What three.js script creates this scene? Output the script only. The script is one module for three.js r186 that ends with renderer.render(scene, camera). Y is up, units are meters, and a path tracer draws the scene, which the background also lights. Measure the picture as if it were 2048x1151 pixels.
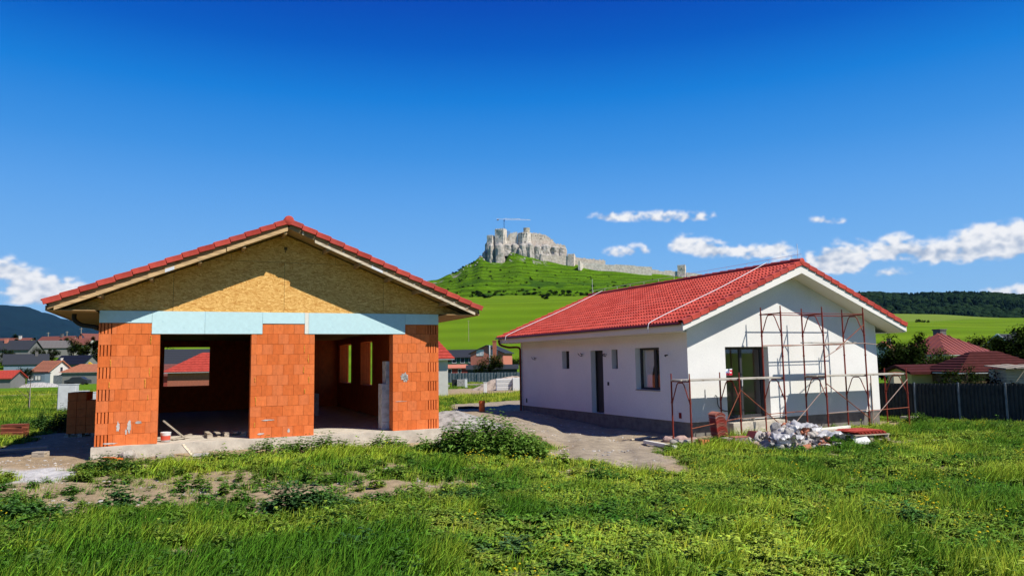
import * as THREE from 'three';
import { mergeGeometries } from 'three/addons/utils/BufferGeometryUtils.js';
import { RoundedBoxGeometry } from 'three/addons/geometries/RoundedBoxGeometry.js';

// ------------------------------------------------------------------ camera, sky, sun, exposure
const scene = new THREE.Scene();
const FOC = 1454.5, PITCH = 0.1005, ROLL = 0.0159, EYE = 1.741;      // focal length in photo pixels, tilt, roll, eye height over the brick house's floor
const camera = new THREE.PerspectiveCamera(2 * Math.atan(575.5 / FOC) * 180 / Math.PI, 1024 / 575, 0.1, 30000);
camera.position.set(0, EYE, 0);
camera.rotation.set(PITCH, 0, -ROLL, 'YXZ');
scene.add(camera);
const renderer = new THREE.WebGLRenderer({ antialias: true });
renderer.toneMapping = THREE.LinearToneMapping;
renderer.toneMappingExposure = 1.25;
renderer.shadowMap.enabled = true;
const SUN_AZ = 0.9993, SUN_EL = 0.848;
const sunDir = new THREE.Vector3(Math.sin(SUN_AZ) * Math.cos(SUN_EL), Math.sin(SUN_EL), Math.cos(SUN_AZ) * Math.cos(SUN_EL));
const sun = new THREE.DirectionalLight(new THREE.Color().setRGB(1, 0.95, 0.86), 5);
sun.position.copy(sunDir).multiplyScalar(80).add(new THREE.Vector3(0, 0, -20));
sun.target.position.set(0, 0, -20); scene.add(sun, sun.target);
sun.castShadow = true; sun.shadow.mapSize.set(4096, 4096);
Object.assign(sun.shadow.camera, { left: -40, right: 40, top: 40, bottom: -40, near: 1, far: 200 });

// ------------------------------------------------------------------ numbers, noise
function rng(seed) { let s = seed >>> 0; return () => { s = (s + 0x6D2B79F5) | 0; let t = Math.imul(s ^ (s >>> 15), 1 | s); t = (t + Math.imul(t ^ (t >>> 7), 61 | t)) ^ t; return ((t ^ (t >>> 14)) >>> 0) / 4294967296; }; }
const R0 = rng(11);
const rnd = (a = 0, b = 1, r = R0) => a + (b - a) * r();
const lerp = (a, b, t) => a + (b - a) * t, clamp = (v, a = 0, b = 1) => Math.min(b, Math.max(a, v));
const smooth = (a, b, v) => { const t = clamp((v - a) / (b - a)); return t * t * (3 - 2 * t); };
const P = new Uint8Array(512); { const r = rng(5), a = [...Array(256).keys()]; for (let i = 255; i > 0; i--) { const j = Math.floor(r() * (i + 1)); [a[i], a[j]] = [a[j], a[i]]; } for (let i = 0; i < 512; i++) P[i] = a[i & 255]; }
function noise2(x, y, per = 256) {
  let xi = Math.floor(x), yi = Math.floor(y); const xf = x - xi, yf = y - yi; const m = (v) => ((v % per) + per) % per & 255;
  const u = xf * xf * (3 - 2 * xf), v = yf * yf * (3 - 2 * yf); const x0 = m(xi), x1 = m(xi + 1), y0 = m(yi), y1 = m(yi + 1);
  return lerp(lerp(P[P[x0] + y0], P[P[x1] + y0], u), lerp(P[P[x0] + y1], P[P[x1] + y1], u), v) / 255;
}
function noise3(x, y, z) {
  const zi = Math.floor(z), zf = z - zi, w = zf * zf * (3 - 2 * zf);
  return lerp(noise2(x + zi * 17.3, y + zi * 9.7), noise2(x + (zi + 1) * 17.3, y + (zi + 1) * 9.7), w);
}
function fbm(x, y, o = 4, per = 256) { let s = 0, a = 0.5, n = 0; for (let i = 0; i < o; i++) { s += a * noise2(x, y, per); n += a; x *= 2; y *= 2; per *= 2; a *= 0.5; } return s / n; }
function fbm3(x, y, z, o = 4) { let s = 0, a = 0.5, n = 0; for (let i = 0; i < o; i++) { s += a * noise3(x, y, z); n += a; x *= 2.03; y *= 2.03; z *= 2.03; a *= 0.5; } return s / n; }
function table(list, v) { if (v <= list[0][0]) return list[0][1]; for (let i = 1; i < list.length; i++) if (v <= list[i][0]) { const [a, b] = [list[i - 1], list[i]]; const t = (v - a[0]) / (b[0] - a[0]); return lerp(a[1], b[1], t * t * (3 - 2 * t)); } return list[list.length - 1][1]; }

// a surveyed bearing (photo pixel) and a distance straight ahead give a point of the world
function at(px, py, depth) {
  const X = px - 1024, Y = 575.5 - py, cr = Math.cos(ROLL), sr = Math.sin(ROLL), c = Math.cos(PITCH), s = Math.sin(PITCH);
  const x = (cr * X + sr * Y) / FOC, y = (-sr * X + cr * Y) / FOC;
  const yy = c * y + s, zz = s * y - c, k = depth / -zz;
  return new THREE.Vector3(x * k, EYE + yy * k, -depth);
}

// ------------------------------------------------------------------ sky: clear deep blue air with fair-weather clouds near the horizon
{
  const w = 4096, h = 2048, d = new Float32Array(w * h * 4);
  const clouds = [], AIR = 1 / 1.25;
  const put = (px, py, wx, hy, dens = 1, seed = 0, flat = 1) => { const v = at(px, py, 1000); v.y -= EYE; const L = v.length(); clouds.push({ az: Math.atan2(v.x, -v.z), el: Math.asin(v.y / L), wa: wx / FOC * (1 / (1 + ((px - 1024) / FOC) ** 2)), we: 1.2 * hy / FOC * Math.cos(Math.atan((px - 1024) / FOC)), dens, seed, flat }); };
  put(1300, 436, 105, 13, 0.75, 1); put(1385, 437, 50, 9, 0.6, 2); put(1205, 433, 40, 8, 0.5, 9);
  put(1235, 506, 34, 13, 0.8, 3); put(1282, 502, 26, 12, 0.75, 30);
  put(1568, 444, 18, 6, 0.4, 4); put(1640, 440, 30, 9, 0.7, 5); put(1682, 443, 28, 7, 0.55, 25);
  put(1368, 492, 34, 18, 0.95, 6); put(1425, 503, 42, 18, 0.95, 31); put(1500, 508, 36, 15, 0.8, 7); put(1556, 500, 30, 15, 0.8, 8);
  put(1600, 530, 60, 16, 0.8, 26); put(1690, 524, 58, 30, 1.25, 10); put(1520, 548, 60, 12, 0.6, 11); put(1790, 547, 50, 9, 0.65, 12);
  put(1800, 500, 46, 24, 1.05, 13); put(1868, 508, 36, 18, 0.85, 32); put(1945, 494, 52, 30, 1.15, 14); put(2020, 488, 44, 28, 1.1, 33); put(2095, 480, 80, 28, 1.1, 15); put(1930, 522, 90, 11, 0.55, 16);
  put(2015, 584, 70, 13, 0.8, 17); put(2140, 575, 80, 16, 0.8, 18);
  put(10, 540, 38, 20, 1.05, 19); put(60, 572, 42, 24, 0.95, 20); put(130, 580, 46, 22, 0.9, 21); put(70, 602, 100, 14, 0.75, 22); put(-90, 560, 100, 28, 0.9, 23); put(240, 600, 70, 14, 0.7, 24);
  const r = rng(77);
  for (let i = 0; i < 46; i++) { const az = lerp(0.95, 2 * Math.PI - 0.95, r()); clouds.push({ az: az > Math.PI ? az - 2 * Math.PI : az, el: lerp(0.08, 0.24, r()), wa: lerp(0.03, 0.08, r()), we: lerp(0.008, 0.02, r()), dens: lerp(0.6, 1, r()), seed: 40 + i }); }
  const sky = (el) => {
    const e = Math.max(el, 0) * 180 / Math.PI;
    const k = [[0, [0.33, 0.56, 0.82]], [4, [0.27, 0.53, 0.86]], [8, [0.185, 0.455, 0.87]], [12.6, [0.108, 0.365, 0.83]], [16, [0.05, 0.29, 0.77]], [20.2, [0.008, 0.212, 0.70]], [24, [0.001, 0.112, 0.56]], [27, [0.001, 0.072, 0.48]], [34, [0.001, 0.055, 0.4]], [50, [0.002, 0.048, 0.34]], [90, [0.003, 0.04, 0.28]]];
    for (let i = 1; i < k.length; i++) if (e <= k[i][0]) { const t = (e - k[i - 1][0]) / (k[i][0] - k[i - 1][0]); return k[i - 1][1].map((v, n) => lerp(v, k[i][1][n], t)); }
    return k[k.length - 1][1];
  };
  for (let j = 0; j < h; j++) {
    const el = ((j + 0.5) / h - 0.5) * Math.PI, base = el < 0 ? [0.16, 0.2, 0.14] : sky(el), low = el > -0.02 && el < 0.34;
    const row = low ? clouds.filter((c) => Math.abs(el - c.el) < c.we * 3) : [];
    for (let i = 0; i < w; i++) {
      const q = (j * w + i) * 4; let [R, G, B] = base;
      if (row.length) {
        const th = ((i + 0.5) / w - 0.5) * 2 * Math.PI, az = Math.atan2(Math.cos(th), -Math.sin(th));   // direction x = cos(th), z = sin(th)
        let field = 0, lift = 0, ws = 0;
        for (const c of row) {
          let da = az - c.az; if (da > Math.PI) da -= 2 * Math.PI; if (da < -Math.PI) da += 2 * Math.PI;
          if (Math.abs(da) > c.wa * 2.2) continue;
          const u = da / c.wa, v = (el - c.el) / c.we, vv = v < 0 ? v * 1.7 : v * 0.85, f = c.dens * Math.exp(-(u * u + vv * vv) * 0.9);
          field += f; lift += f * v; ws += f;
        }
        if (field > 0.04) {
          const n = fbm(az * 46 + 300, el * 74 + 40, 6), n2 = fbm(az * 120 + 90, el * 190 + 7, 4), bil = 1 - Math.abs(2 * fbm(az * 52 + 11, el * 74 + 60, 5) - 1);
          const m = field * (0.5 + 0.9 * n) + ((n2 - 0.5) * 0.6 + (bil - 0.75) * 0.8) * Math.min(1, field * 1.6) - 0.43, a = smooth(-0.05, 0.42, m) * 0.97;
          if (a > 0) {
            const t = clamp(0.5 + 0.42 * lift / ws + (bil - 0.75) * 1.5 + (n2 - 0.5) * 1.3), C = [lerp(0.4, 0.95, t), lerp(0.49, 0.95, t), lerp(0.64, 0.96, t)];
            R = lerp(R, C[0], a); G = lerp(G, C[1], a); B = lerp(B, C[2], a);
          }
        }
      }
      d[q] = R * AIR; d[q + 1] = G * AIR; d[q + 2] = B * AIR; d[q + 3] = 1;
    }
  }
  const t = new THREE.DataTexture(d, w, h, THREE.RGBAFormat, THREE.FloatType);
  t.mapping = THREE.EquirectangularReflectionMapping; t.magFilter = t.minFilter = THREE.LinearFilter; t.needsUpdate = true;
  scene.background = t; scene.environment = t;
}
scene.fog = new THREE.FogExp2(new THREE.Color().setRGB(0.27, 0.56, 1.0), 0.0000075);

// ------------------------------------------------------------------ naming and building helpers
const used = new Map();
function numbered(n) { const k = used.get(n) ?? 0; used.set(n, k + 1); return k ? `${n}_${String(k).padStart(3, '0')}` : n; }
function tag(o, label, category, group, kind) { if (label) o.userData.label = label; if (category) o.userData.category = category; if (group) o.userData.group = group; if (kind) o.userData.kind = kind; return o; }
function thing(name, label, category, pos = [0, 0, 0], turn = 0, group) { const o = new THREE.Group(); o.name = numbered(name); o.position.set(...(pos.isVector3 ? pos.toArray() : pos)); o.rotation.y = turn; scene.add(o); return tag(o, label, category, group); }
function add(name, geo, material, parent) {
  const g = Array.isArray(geo) ? (geo.length === 1 ? geo[0] : merge(geo)) : geo;
  const m = new THREE.Mesh(g, material); m.name = parent ? name : numbered(name); m.castShadow = m.receiveShadow = true; (parent ?? scene).add(m); return m;
}
function solo(name, geo, material, label, category, group) { return tag(add(name, geo, material), label, category, group); }
function structure(name, geo, material) { const m = add(name, geo, material); m.userData.kind = 'structure'; return m; }
function copy(o, pos, turn, label, scale) { const c = o.clone(); c.name = numbered(o.name.replace(/_\d{3}$/, '')); c.userData = { ...o.userData }; c.position.copy(pos); c.rotation.y = turn; if (scale) c.scale.setScalar(scale); if (label) c.userData.label = label; scene.add(c); return c; }
function merge(list) {
  const keep = list.every((g) => g.attributes.color) ? ['position', 'normal', 'uv', 'color'] : ['position', 'normal', 'uv'];
  return mergeGeometries(list.map((g) => { let q = g.index ? g.toNonIndexed() : g; q = q === g ? g.clone() : q; for (const k of Object.keys(q.attributes)) if (!keep.includes(k)) q.deleteAttribute(k); return q; }));
}
// uv in metres from the dominant direction of each face, so that grain keeps its real size
function metreUV(g, s = 1, ou = 0, ov = 0) {
  g = g.index ? g.toNonIndexed() : g; const p = g.attributes.position, uv = new Float32Array(p.count * 2), a = new THREE.Vector3(), b = new THREE.Vector3(), c = new THREE.Vector3(), n = new THREE.Vector3();
  for (let i = 0; i < p.count; i += 3) {
    a.fromBufferAttribute(p, i); b.fromBufferAttribute(p, i + 1); c.fromBufferAttribute(p, i + 2); n.copy(b).sub(a).cross(c.clone().sub(a));
    const x = Math.abs(n.x), y = Math.abs(n.y), z = Math.abs(n.z);
    for (let k = 0; k < 3; k++) { const v = [a, b, c][k]; const [s1, t1] = x > y && x > z ? [v.z, v.y] : y > z ? [v.x, v.z] : [v.x, v.y]; uv[(i + k) * 2] = s1 * s + ou; uv[(i + k) * 2 + 1] = t1 * s + ov; }
  }
  g.setAttribute('uv', new THREE.BufferAttribute(uv, 2)); return g;
}
function box(x0, x1, y0, y1, z0, z1, r = 0, s = 1) {
  const w = Math.abs(x1 - x0), h = Math.abs(y1 - y0), d = Math.abs(z1 - z0);
  const g = r ? new RoundedBoxGeometry(w, h, d, 1, Math.min(r, w / 2.1, h / 2.1, d / 2.1)) : new THREE.BoxGeometry(w, h, d);
  return metreUV(g.translate((x0 + x1) / 2, (y0 + y1) / 2, (z0 + z1) / 2), s);
}
const V = (x, y, z) => new THREE.Vector3(x, y, z);
function bar(a, b, w, h = w, r = 0) {   // a board or beam between two points
  const d = b.clone().sub(a), L = d.length(); const g = metreUV(r ? new RoundedBoxGeometry(w, h, L, 1, r) : new THREE.BoxGeometry(w, h, L));
  const m = new THREE.Matrix4().lookAt(b, a, Math.abs(d.y) > L * 0.98 ? V(1, 0, 0) : V(0, 1, 0)); m.setPosition(a.clone().add(b).multiplyScalar(0.5)); return g.applyMatrix4(m);
}
function pipe(a, b, r, r2 = r, n = 8) {
  const d = b.clone().sub(a), L = d.length(), g = new THREE.CylinderGeometry(r2, r, L, n); const q = new THREE.Quaternion().setFromUnitVectors(V(0, 1, 0), d.normalize());
  return g.applyMatrix4(new THREE.Matrix4().compose(a.clone().add(b).multiplyScalar(0.5), q, V(1, 1, 1)));
}
function tube(pts, r, n = 6, seg = pts.length * 6) { return new THREE.TubeGeometry(new THREE.CatmullRomCurve3(pts), seg, r, n); }
function poly(points, z0, z1, holes = [], s = 1) {   // outline in x/y, given thickness in z
  const sh = new THREE.Shape(points.map(([x, y]) => new THREE.Vector2(x, y)));
  for (const [x0, x1, y0, y1] of holes) sh.holes.push(new THREE.Path([[x0, y0], [x0, y1], [x1, y1], [x1, y0]].map(([x, y]) => new THREE.Vector2(x, y))));
  const g = new THREE.ExtrudeGeometry(sh, { depth: Math.abs(z1 - z0), bevelEnabled: false }); return metreUV(g.translate(0, 0, Math.min(z0, z1)), s);
}
function jitter(g, amp, f, seed = 0) {   // uneven surface
  const p = g.attributes.position; for (let i = 0; i < p.count; i++) { const x = p.getX(i), y = p.getY(i), z = p.getZ(i); p.setXYZ(i, x + amp * (noise3(x * f + seed, y * f, z * f) - 0.5) * 2, y + amp * (noise3(x * f + 31 + seed, y * f + 9, z * f) - 0.5) * 2, z + amp * (noise3(x * f + 63 + seed, y * f, z * f + 5) - 0.5) * 2); }
  g.computeVertexNormals(); return g;
}
function tint(g, r, gg, b) { const n = g.attributes.position.count, c = new Float32Array(n * 3); for (let i = 0; i < n; i++) { c[i * 3] = r; c[i * 3 + 1] = gg; c[i * 3 + 2] = b; } g.setAttribute('color', new THREE.BufferAttribute(c, 3)); return g; }

// ------------------------------------------------------------------ materials
function texture(size, fn, srgb = true, size2 = size) {
  const d = new Uint8Array(size * size2 * 4); const o = [0, 0, 0];
  for (let j = 0; j < size2; j++) for (let i = 0; i < size; i++) { const c = fn(i / size, j / size2, i, j) ?? o; const q = (j * size + i) * 4; d[q] = clamp(c[0], 0, 1) * 255; d[q + 1] = clamp(c[1], 0, 1) * 255; d[q + 2] = clamp(c[2], 0, 1) * 255; d[q + 3] = 255; }
  const t = new THREE.DataTexture(d, size, size2); t.wrapS = t.wrapT = THREE.RepeatWrapping; t.magFilter = THREE.LinearFilter; t.minFilter = THREE.LinearMipmapLinearFilter; t.generateMipmaps = true; if (srgb) t.colorSpace = THREE.SRGBColorSpace; t.needsUpdate = true; return t;
}
const s2 = (v) => Math.pow(Math.max(v, 0), 1 / 2.2);
const grey = (v) => [v, v, v];
// a grain to multiply a base colour with (mean below 1) and the same as relief
function grain(freq, contrast, fine = 0.3, bright = 0.94) { return texture(512, (u, v) => { const n = fbm(u * freq, v * freq, 5, freq), f = noise2(u * 256, v * 256, 256); return grey(bright + (n - 0.5) * contrast + (f - 0.5) * fine * contrast); }); }
function relief(freq, fine = 0.3) { return texture(512, (u, v) => grey(fbm(u * freq, v * freq, 5, freq) * (1 - fine) + noise2(u * 256, v * 256, 256) * fine), false); }
function rep(t, x, y = x) { const c = t.clone(); c.repeat.set(x, y); c.needsUpdate = true; return c; }
const tGrain = grain(8, 0.5), tRelief = relief(12, 0.4), tPatch = grain(5, 0.8, 0.1);
function mat(r, g, b, o = {}) { return new THREE.MeshPhysicalMaterial({ color: new THREE.Color().setRGB(r, g, b), roughness: 0.85, specularIntensity: 0.3, ...o }); }
const M = {};
// fired clay block: fine vertical scoring, dust, darker and lighter burn
const tClay = texture(512, (u, v) => { const n = fbm(u * 8, v * 8, 4, 8), st = noise2(u * 128, v * 4, 128), f = noise2(u * 256, v * 256); const dust = smooth(0.62, 0.8, fbm(u * 6 + 40, v * 10, 4, 256)); const k = 0.95 + (n - 0.5) * 0.16 + (st - 0.5) * 0.08 + (f - 0.5) * 0.06; return [k + dust * 0.05, k + dust * 0.12, k + dust * 0.2]; });
const bClay = texture(512, (u, v) => grey(0.5 + (noise2(u * 160, v * 3, 160) - 0.5) * 0.7 + (noise2(u * 256, v * 256) - 0.5) * 0.3), false);
M.clay = [[0.75, 0.18, 0.047], [0.7, 0.16, 0.04], [0.8, 0.2, 0.056], [0.73, 0.19, 0.06]].map(([r, g, b]) => mat(r, g, b, { map: tClay, bumpMap: bClay, bumpScale: 0.003, roughness: 0.92 }));
M.foam = mat(0.6, 0.27, 0.04, { bumpMap: tRelief, bumpScale: 0.004 });
M.mortar = mat(0.55, 0.52, 0.48, { map: tGrain, bumpMap: tRelief, bumpScale: 0.006 });
const tConc = texture(512, (u, v) => { const n = fbm(u * 6, v * 6, 5, 6), st = smooth(0.55, 0.75, fbm(u * 4 + 9, v * 9, 4, 256)), p = noise2(u * 256, v * 256); const k = 0.95 + (n - 0.5) * 0.22 - st * 0.1 + (p - 0.5) * 0.1; return [k, k * 0.98, k * 0.94]; });
M.concrete = mat(0.6, 0.56, 0.5, { map: tConc, bumpMap: tRelief, bumpScale: 0.006, roughness: 0.95 });
M.plinth = mat(0.2, 0.195, 0.185, { map: tConc, bumpMap: tRelief, bumpScale: 0.004 });
// oriented strand board: long pale and brown flakes
const tOSB = (() => {
  const c = document.createElement('canvas'); c.width = c.height = 1024; const x = c.getContext('2d'), r = rng(3);
  x.fillStyle = '#d9ac66'; x.fillRect(0, 0, 1024, 1024);
  for (let i = 0; i < 9000; i++) {
    const L = lerp(14, 60, r()), w = lerp(3, 13, r()), h = lerp(-0.45, 0.45, r()) + (r() < 0.12 ? 1.2 : 0), v = r();
    x.fillStyle = `rgba(${Math.round(lerp(182, 252, v))},${Math.round(lerp(128, 216, v))},${Math.round(lerp(60, 140, v))},${(0.35 + 0.5 * r()).toFixed(2)})`;
    const px = r() * 1024, py = r() * 1024;
    for (const ox of [0, -1024]) for (const oy of [0, -1024]) { x.save(); x.translate(px + ox + 30, py + oy + 30); x.rotate(h); x.fillRect(-L / 2, -w / 2, L, w); x.restore(); }
  }
  const t = new THREE.CanvasTexture(c); t.colorSpace = THREE.SRGBColorSpace; t.wrapS = t.wrapT = THREE.RepeatWrapping; t.repeat.set(0.45, 0.45); return t;
})();
M.osb = mat(0.97, 0.91, 0.86, { map: tOSB, bumpMap: rep(tRelief, 1), bumpScale: 0.002, roughness: 0.8 });
M.osbWarm = mat(0.9, 0.88, 0.8, { map: tOSB, roughness: 0.8 });
M.xps = mat(0.55, 0.76, 0.79, { map: grain(16, 0.06, 0.5, 0.97), roughness: 0.7 });
M.xps2 = mat(0.53, 0.74, 0.77, { map: M.xps.map, roughness: 0.7 });
M.eps = mat(0.76, 0.74, 0.66, { map: M.xps.map });
const tWood = texture(512, (u, v) => { const w = fbm(u * 3, v * 40, 4, 256), g = noise2(u * 6 + w * 2, v * 120, 256), kn = smooth(0.8, 0.95, fbm(u * 7 + 5, v * 9, 2, 256)); const k = 0.9 + (w - 0.5) * 0.4 + (g - 0.5) * 0.22; return [k * (1 - kn * 0.2), k * (1 - kn * 0.3), k * (1 - kn * 0.4)]; });
M.pine = mat(0.66, 0.44, 0.22, { map: tWood, roughness: 0.8 });
M.pinePale = mat(0.7, 0.59, 0.43, { map: tWood, roughness: 0.8 });
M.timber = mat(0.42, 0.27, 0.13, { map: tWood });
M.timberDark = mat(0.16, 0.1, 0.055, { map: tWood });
M.woodGrey = mat(0.42, 0.36, 0.28, { map: tWood, bumpMap: tWood, bumpScale: 0.003, roughness: 0.9 });
M.woodDirty = mat(0.5, 0.42, 0.32, { map: tWood, roughness: 0.9 });
// glazed red roof tile, slightly uneven from tile to tile
const tTile = grain(6, 0.28, 0.4, 0.92);
M.tile = [[0.51, 0.068, 0.046], [0.44, 0.05, 0.034], [0.57, 0.08, 0.055], [0.48, 0.072, 0.053]].map(([r, g, b]) => new THREE.MeshPhysicalMaterial({ color: new THREE.Color().setRGB(r, g, b), map: tTile, roughness: 0.62, specularIntensity: 0.35, bumpMap: tRelief, bumpScale: 0.0012 }));
M.tileEdge = M.tile;
M.membrane = mat(0.09, 0.075, 0.06);
// render coat
const tPlaster = texture(512, (u, v) => { const n = fbm(u * 4, v * 4, 5, 4), f = noise2(u * 256, v * 256), b = smooth(0.5, 0.75, fbm(u * 3 + 70, v * 5 + 7, 4, 256)); const k = 0.965 + (n - 0.5) * 0.07 + (f - 0.5) * 0.04 - b * 0.02; return [k, k * 0.995, k * 0.985]; });
M.plaster = mat(0.78, 0.775, 0.755, { map: rep(tPlaster, 0.19), bumpMap: rep(tRelief, 3), bumpScale: 0.003, roughness: 0.95 });
M.plasterTrim = mat(0.8, 0.785, 0.74, { map: rep(tPlaster, 0.23), roughness: 0.9 });
M.soffit = mat(0.78, 0.75, 0.67, { map: rep(tPlaster, 0.23), roughness: 0.9 });
M.frame = mat(0.045, 0.045, 0.048, { roughness: 0.45 });
M.glass = new THREE.MeshPhysicalMaterial({ color: 0xffffff, transmission: 1, roughness: 0.02, ior: 1.5, thickness: 0, specularIntensity: 1 });
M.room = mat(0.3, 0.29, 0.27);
M.curtain = new THREE.MeshPhysicalMaterial({ color: new THREE.Color().setRGB(0.82, 0.82, 0.82), roughness: 1, transmission: 0.3, thickness: 0 });
M.gutter = mat(0.13, 0.02, 0.015, { roughness: 0.35 });
M.blackPlastic = mat(0.025, 0.025, 0.025, { roughness: 0.5 });
M.zinc = mat(0.72, 0.72, 0.72, { metalness: 0.3, roughness: 0.45 });
M.whiteCable = mat(0.8, 0.8, 0.8, { roughness: 0.5 });
const tRust = texture(256, (u, v) => { const n = fbm(u * 10, v * 10, 5, 10), s = smooth(0.55, 0.7, n); return [0.9 + (n - 0.5) * 0.4 - s * 0.1, 0.85 - s * 0.1 + (n - 0.5) * 0.3, 0.8 - s * 0.05]; });
M.scaffold = mat(0.27, 0.05, 0.035, { map: tRust, roughness: 0.7 });
M.scaffoldOld = mat(0.34, 0.12, 0.07, { map: tRust, roughness: 0.8 });
M.tubeGrey = mat(0.45, 0.36, 0.32, { map: tRust, roughness: 0.6 });
M.deck = mat(0.5, 0.46, 0.39, { map: tWood, roughness: 0.9, bumpMap: tWood, bumpScale: 0.002 });
M.white = mat(0.66, 0.66, 0.64, { roughness: 0.6 });
M.cabinet = mat(0.6, 0.61, 0.6, { map: grain(6, 0.12, 0.3, 0.95), roughness: 0.55 });
M.aac = mat(0.62, 0.61, 0.58, { map: tGrain, bumpMap: tRelief, bumpScale: 0.003 });
M.plastic = new THREE.MeshPhysicalMaterial({ color: new THREE.Color().setRGB(0.52, 0.51, 0.51), roughness: 0.35, transmission: 0.25, thickness: 0 });
M.rubble = [mat(0.5, 0.46, 0.41, { map: tGrain, bumpMap: tRelief, bumpScale: 0.01 }), mat(0.36, 0.34, 0.32, { map: tGrain, bumpMap: tRelief, bumpScale: 0.01 }), mat(0.48, 0.33, 0.28, { map: tGrain }), mat(0.6, 0.57, 0.53, { map: tGrain }), mat(0.5, 0.19, 0.11, { map: tClay })];
M.rock = mat(0.42, 0.4, 0.36, { map: rep(tPatch, 1), bumpMap: tRelief, bumpScale: 0.6, roughness: 1 });
M.orangePipe = mat(0.62, 0.17, 0.05, { roughness: 0.55 });
M.gravel = mat(0.46, 0.44, 0.41, { map: rep(tPatch, 1.3), bumpMap: tRelief, bumpScale: 0.03, roughness: 1 });
M.sand = mat(0.5, 0.4, 0.31, { map: rep(tPatch, 0.7), bumpMap: tRelief, bumpScale: 0.03, roughness: 1 });
M.stone = mat(0.44, 0.4, 0.34, { map: tGrain, bumpMap: tRelief, bumpScale: 0.01 });
function leafMat(r, g, b, t = 0.25) { return new THREE.MeshPhysicalMaterial({ color: new THREE.Color().setRGB(r, g, b), roughness: 0.9, side: THREE.DoubleSide, transmission: t, thickness: 0, vertexColors: true, specularIntensity: 0.15 }); }

// ------------------------------------------------------------------ terrain
const AX = -9.3193, AZ = -16.3595, ATURN = 0.4158, BX = 5.2102, BZ = -21.8148, BTURN = 0.4525;   // the two building sites
const inFrame = (ox, oz, turn) => (x, z) => { const dx = x - ox, dz = z - oz, c = Math.cos(turn), s = Math.sin(turn); return [dx * c - dz * s, -(dx * s + dz * c)]; };
const inA = inFrame(AX, AZ, ATURN), inB = inFrame(BX, BZ, BTURN);
const bearing = (x, z) => z < -0.5 ? 1024 + FOC * x / -z : (x > 0 ? 4000 : -2000);
function flat(x, z) {   // building land
  const r = Math.hypot(x, z), side = smooth(-3, 4, x + (z + 18) * 0.1);
  let h = lerp(-0.3, -0.6, side) - 0.08 * smooth(-8, -16, x) ;
  h = lerp(-0.42, h, smooth(9, 15, -z));
  const [, wa] = inA(x, z), [sb, tb] = inB(x, z);
  h -= 0.1 * smooth(8, 12, wa) * (1 - side) * smooth(3, -1, x);
  h = lerp(h, -0.62, smooth(30, 60, r)); h -= 0.45 * smooth(60, 110, r) + 0.35 * smooth(110, 170, r);
  h += (fbm(x * 0.35 + 40, z * 0.35 + 70, 3) - 0.5) * 0.16 * smooth(0, 3, Math.max(0, -0.5 - wa * 0 + 3)) * (1 - 0.6 * smooth(20, 40, r));
  // worn wheel tracks on the way between the houses
  const tr = Math.abs(Math.abs(x - 1.9 - (z + 17) * -0.07) - 0.75); if (z < -13 && z > -36) h -= 0.05 * smooth(0.4, 0.05, tr);
  return h;
}
const RISE = [[-2000, 0.01], [-600, 0.02], [0, 0.016], [150, 0.034], [330, 0.05], [600, 0.1], [900, 0.118], [1250, 0.118], [1500, 0.1], [1760, 0.062], [2048, 0.05], [2600, 0.04], [4000, 0.01]];
function terrain(x, z) {
  const r = Math.hypot(x, z); let h = flat(x, z); if (r > 170 && r < 3000) h += 6.5 * smooth(178, 262, r) * smooth(520, 330, bearing(x, z)) * smooth(-900, -500, bearing(x, z));
  if (r > 200) { const k = table(RISE, bearing(x, z)); const q = Math.min(r, 1050) - 200; h += k * q * smooth(-40, 420, q) * 1.02 + (fbm(x * 0.006, z * 0.006, 3) - 0.5) * 10 * smooth(260, 600, r); }
  return h;
}
function ground(px, py) {   // where a bearing meets the building land
  const d = at(px, py, 10).sub(V(0, EYE, 0)).normalize(); let lo = 3, hi = 260;
  for (let i = 0; i < 60; i++) { const m = (lo + hi) / 2, p = d.clone().multiplyScalar(m); if (EYE + p.y > terrain(p.x, p.z)) lo = m; else hi = m; }
  const p = d.multiplyScalar(lo); return V(p.x, terrain(p.x, p.z), p.z);
}
const inside = (poly, x, z) => { let c = false; for (let i = 0, j = poly.length - 1; i < poly.length; j = i++) { const [xi, zi] = poly[i], [xj, zj] = poly[j]; if ((zi > z) !== (zj > z) && x < (xj - xi) * (z - zi) / (zj - zi) + xi) c = !c; } return c; };
function edgeDist(poly, x, z) { let d = 1e9; for (let i = 0, j = poly.length - 1; i < poly.length; j = i++) { const [x1, z1] = poly[j], [x2, z2] = poly[i], t = clamp(((x - x1) * (x2 - x1) + (z - z1) * (z2 - z1)) / ((x2 - x1) ** 2 + (z2 - z1) ** 2)); d = Math.min(d, Math.hypot(x - x1 - t * (x2 - x1), z - z1 - t * (z2 - z1))); } return inside(poly, x, z) ? d : -d; }
const g2 = (px, py) => { const v = ground(px, py); return [v.x, v.z]; };
const WAY = [[1075, 880], [1085, 915], [1180, 928], [1250, 945], [1345, 948], [1370, 925], [1330, 900], [1400, 890], [1420, 850], [1100, 812], [1040, 800], [900, 808], [870, 830], [870, 880], [900, 880]].map(([a, b]) => g2(a, b));
const STRIP = [[-300, 1012], [-60, 1015], [150, 1028], [330, 1016], [520, 1006], [700, 1016], [860, 998], [1060, 985], [1080, 968], [930, 955], [760, 955], [640, 962], [480, 940], [330, 950], [180, 962], [-50, 965], [-300, 975]].map(([a, b]) => g2(a, b));
const WHITEGRAVEL = [[0, 940], [10, 968], [110, 962], [175, 948], [120, 935]].map(([a, b]) => g2(a, b));
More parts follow.
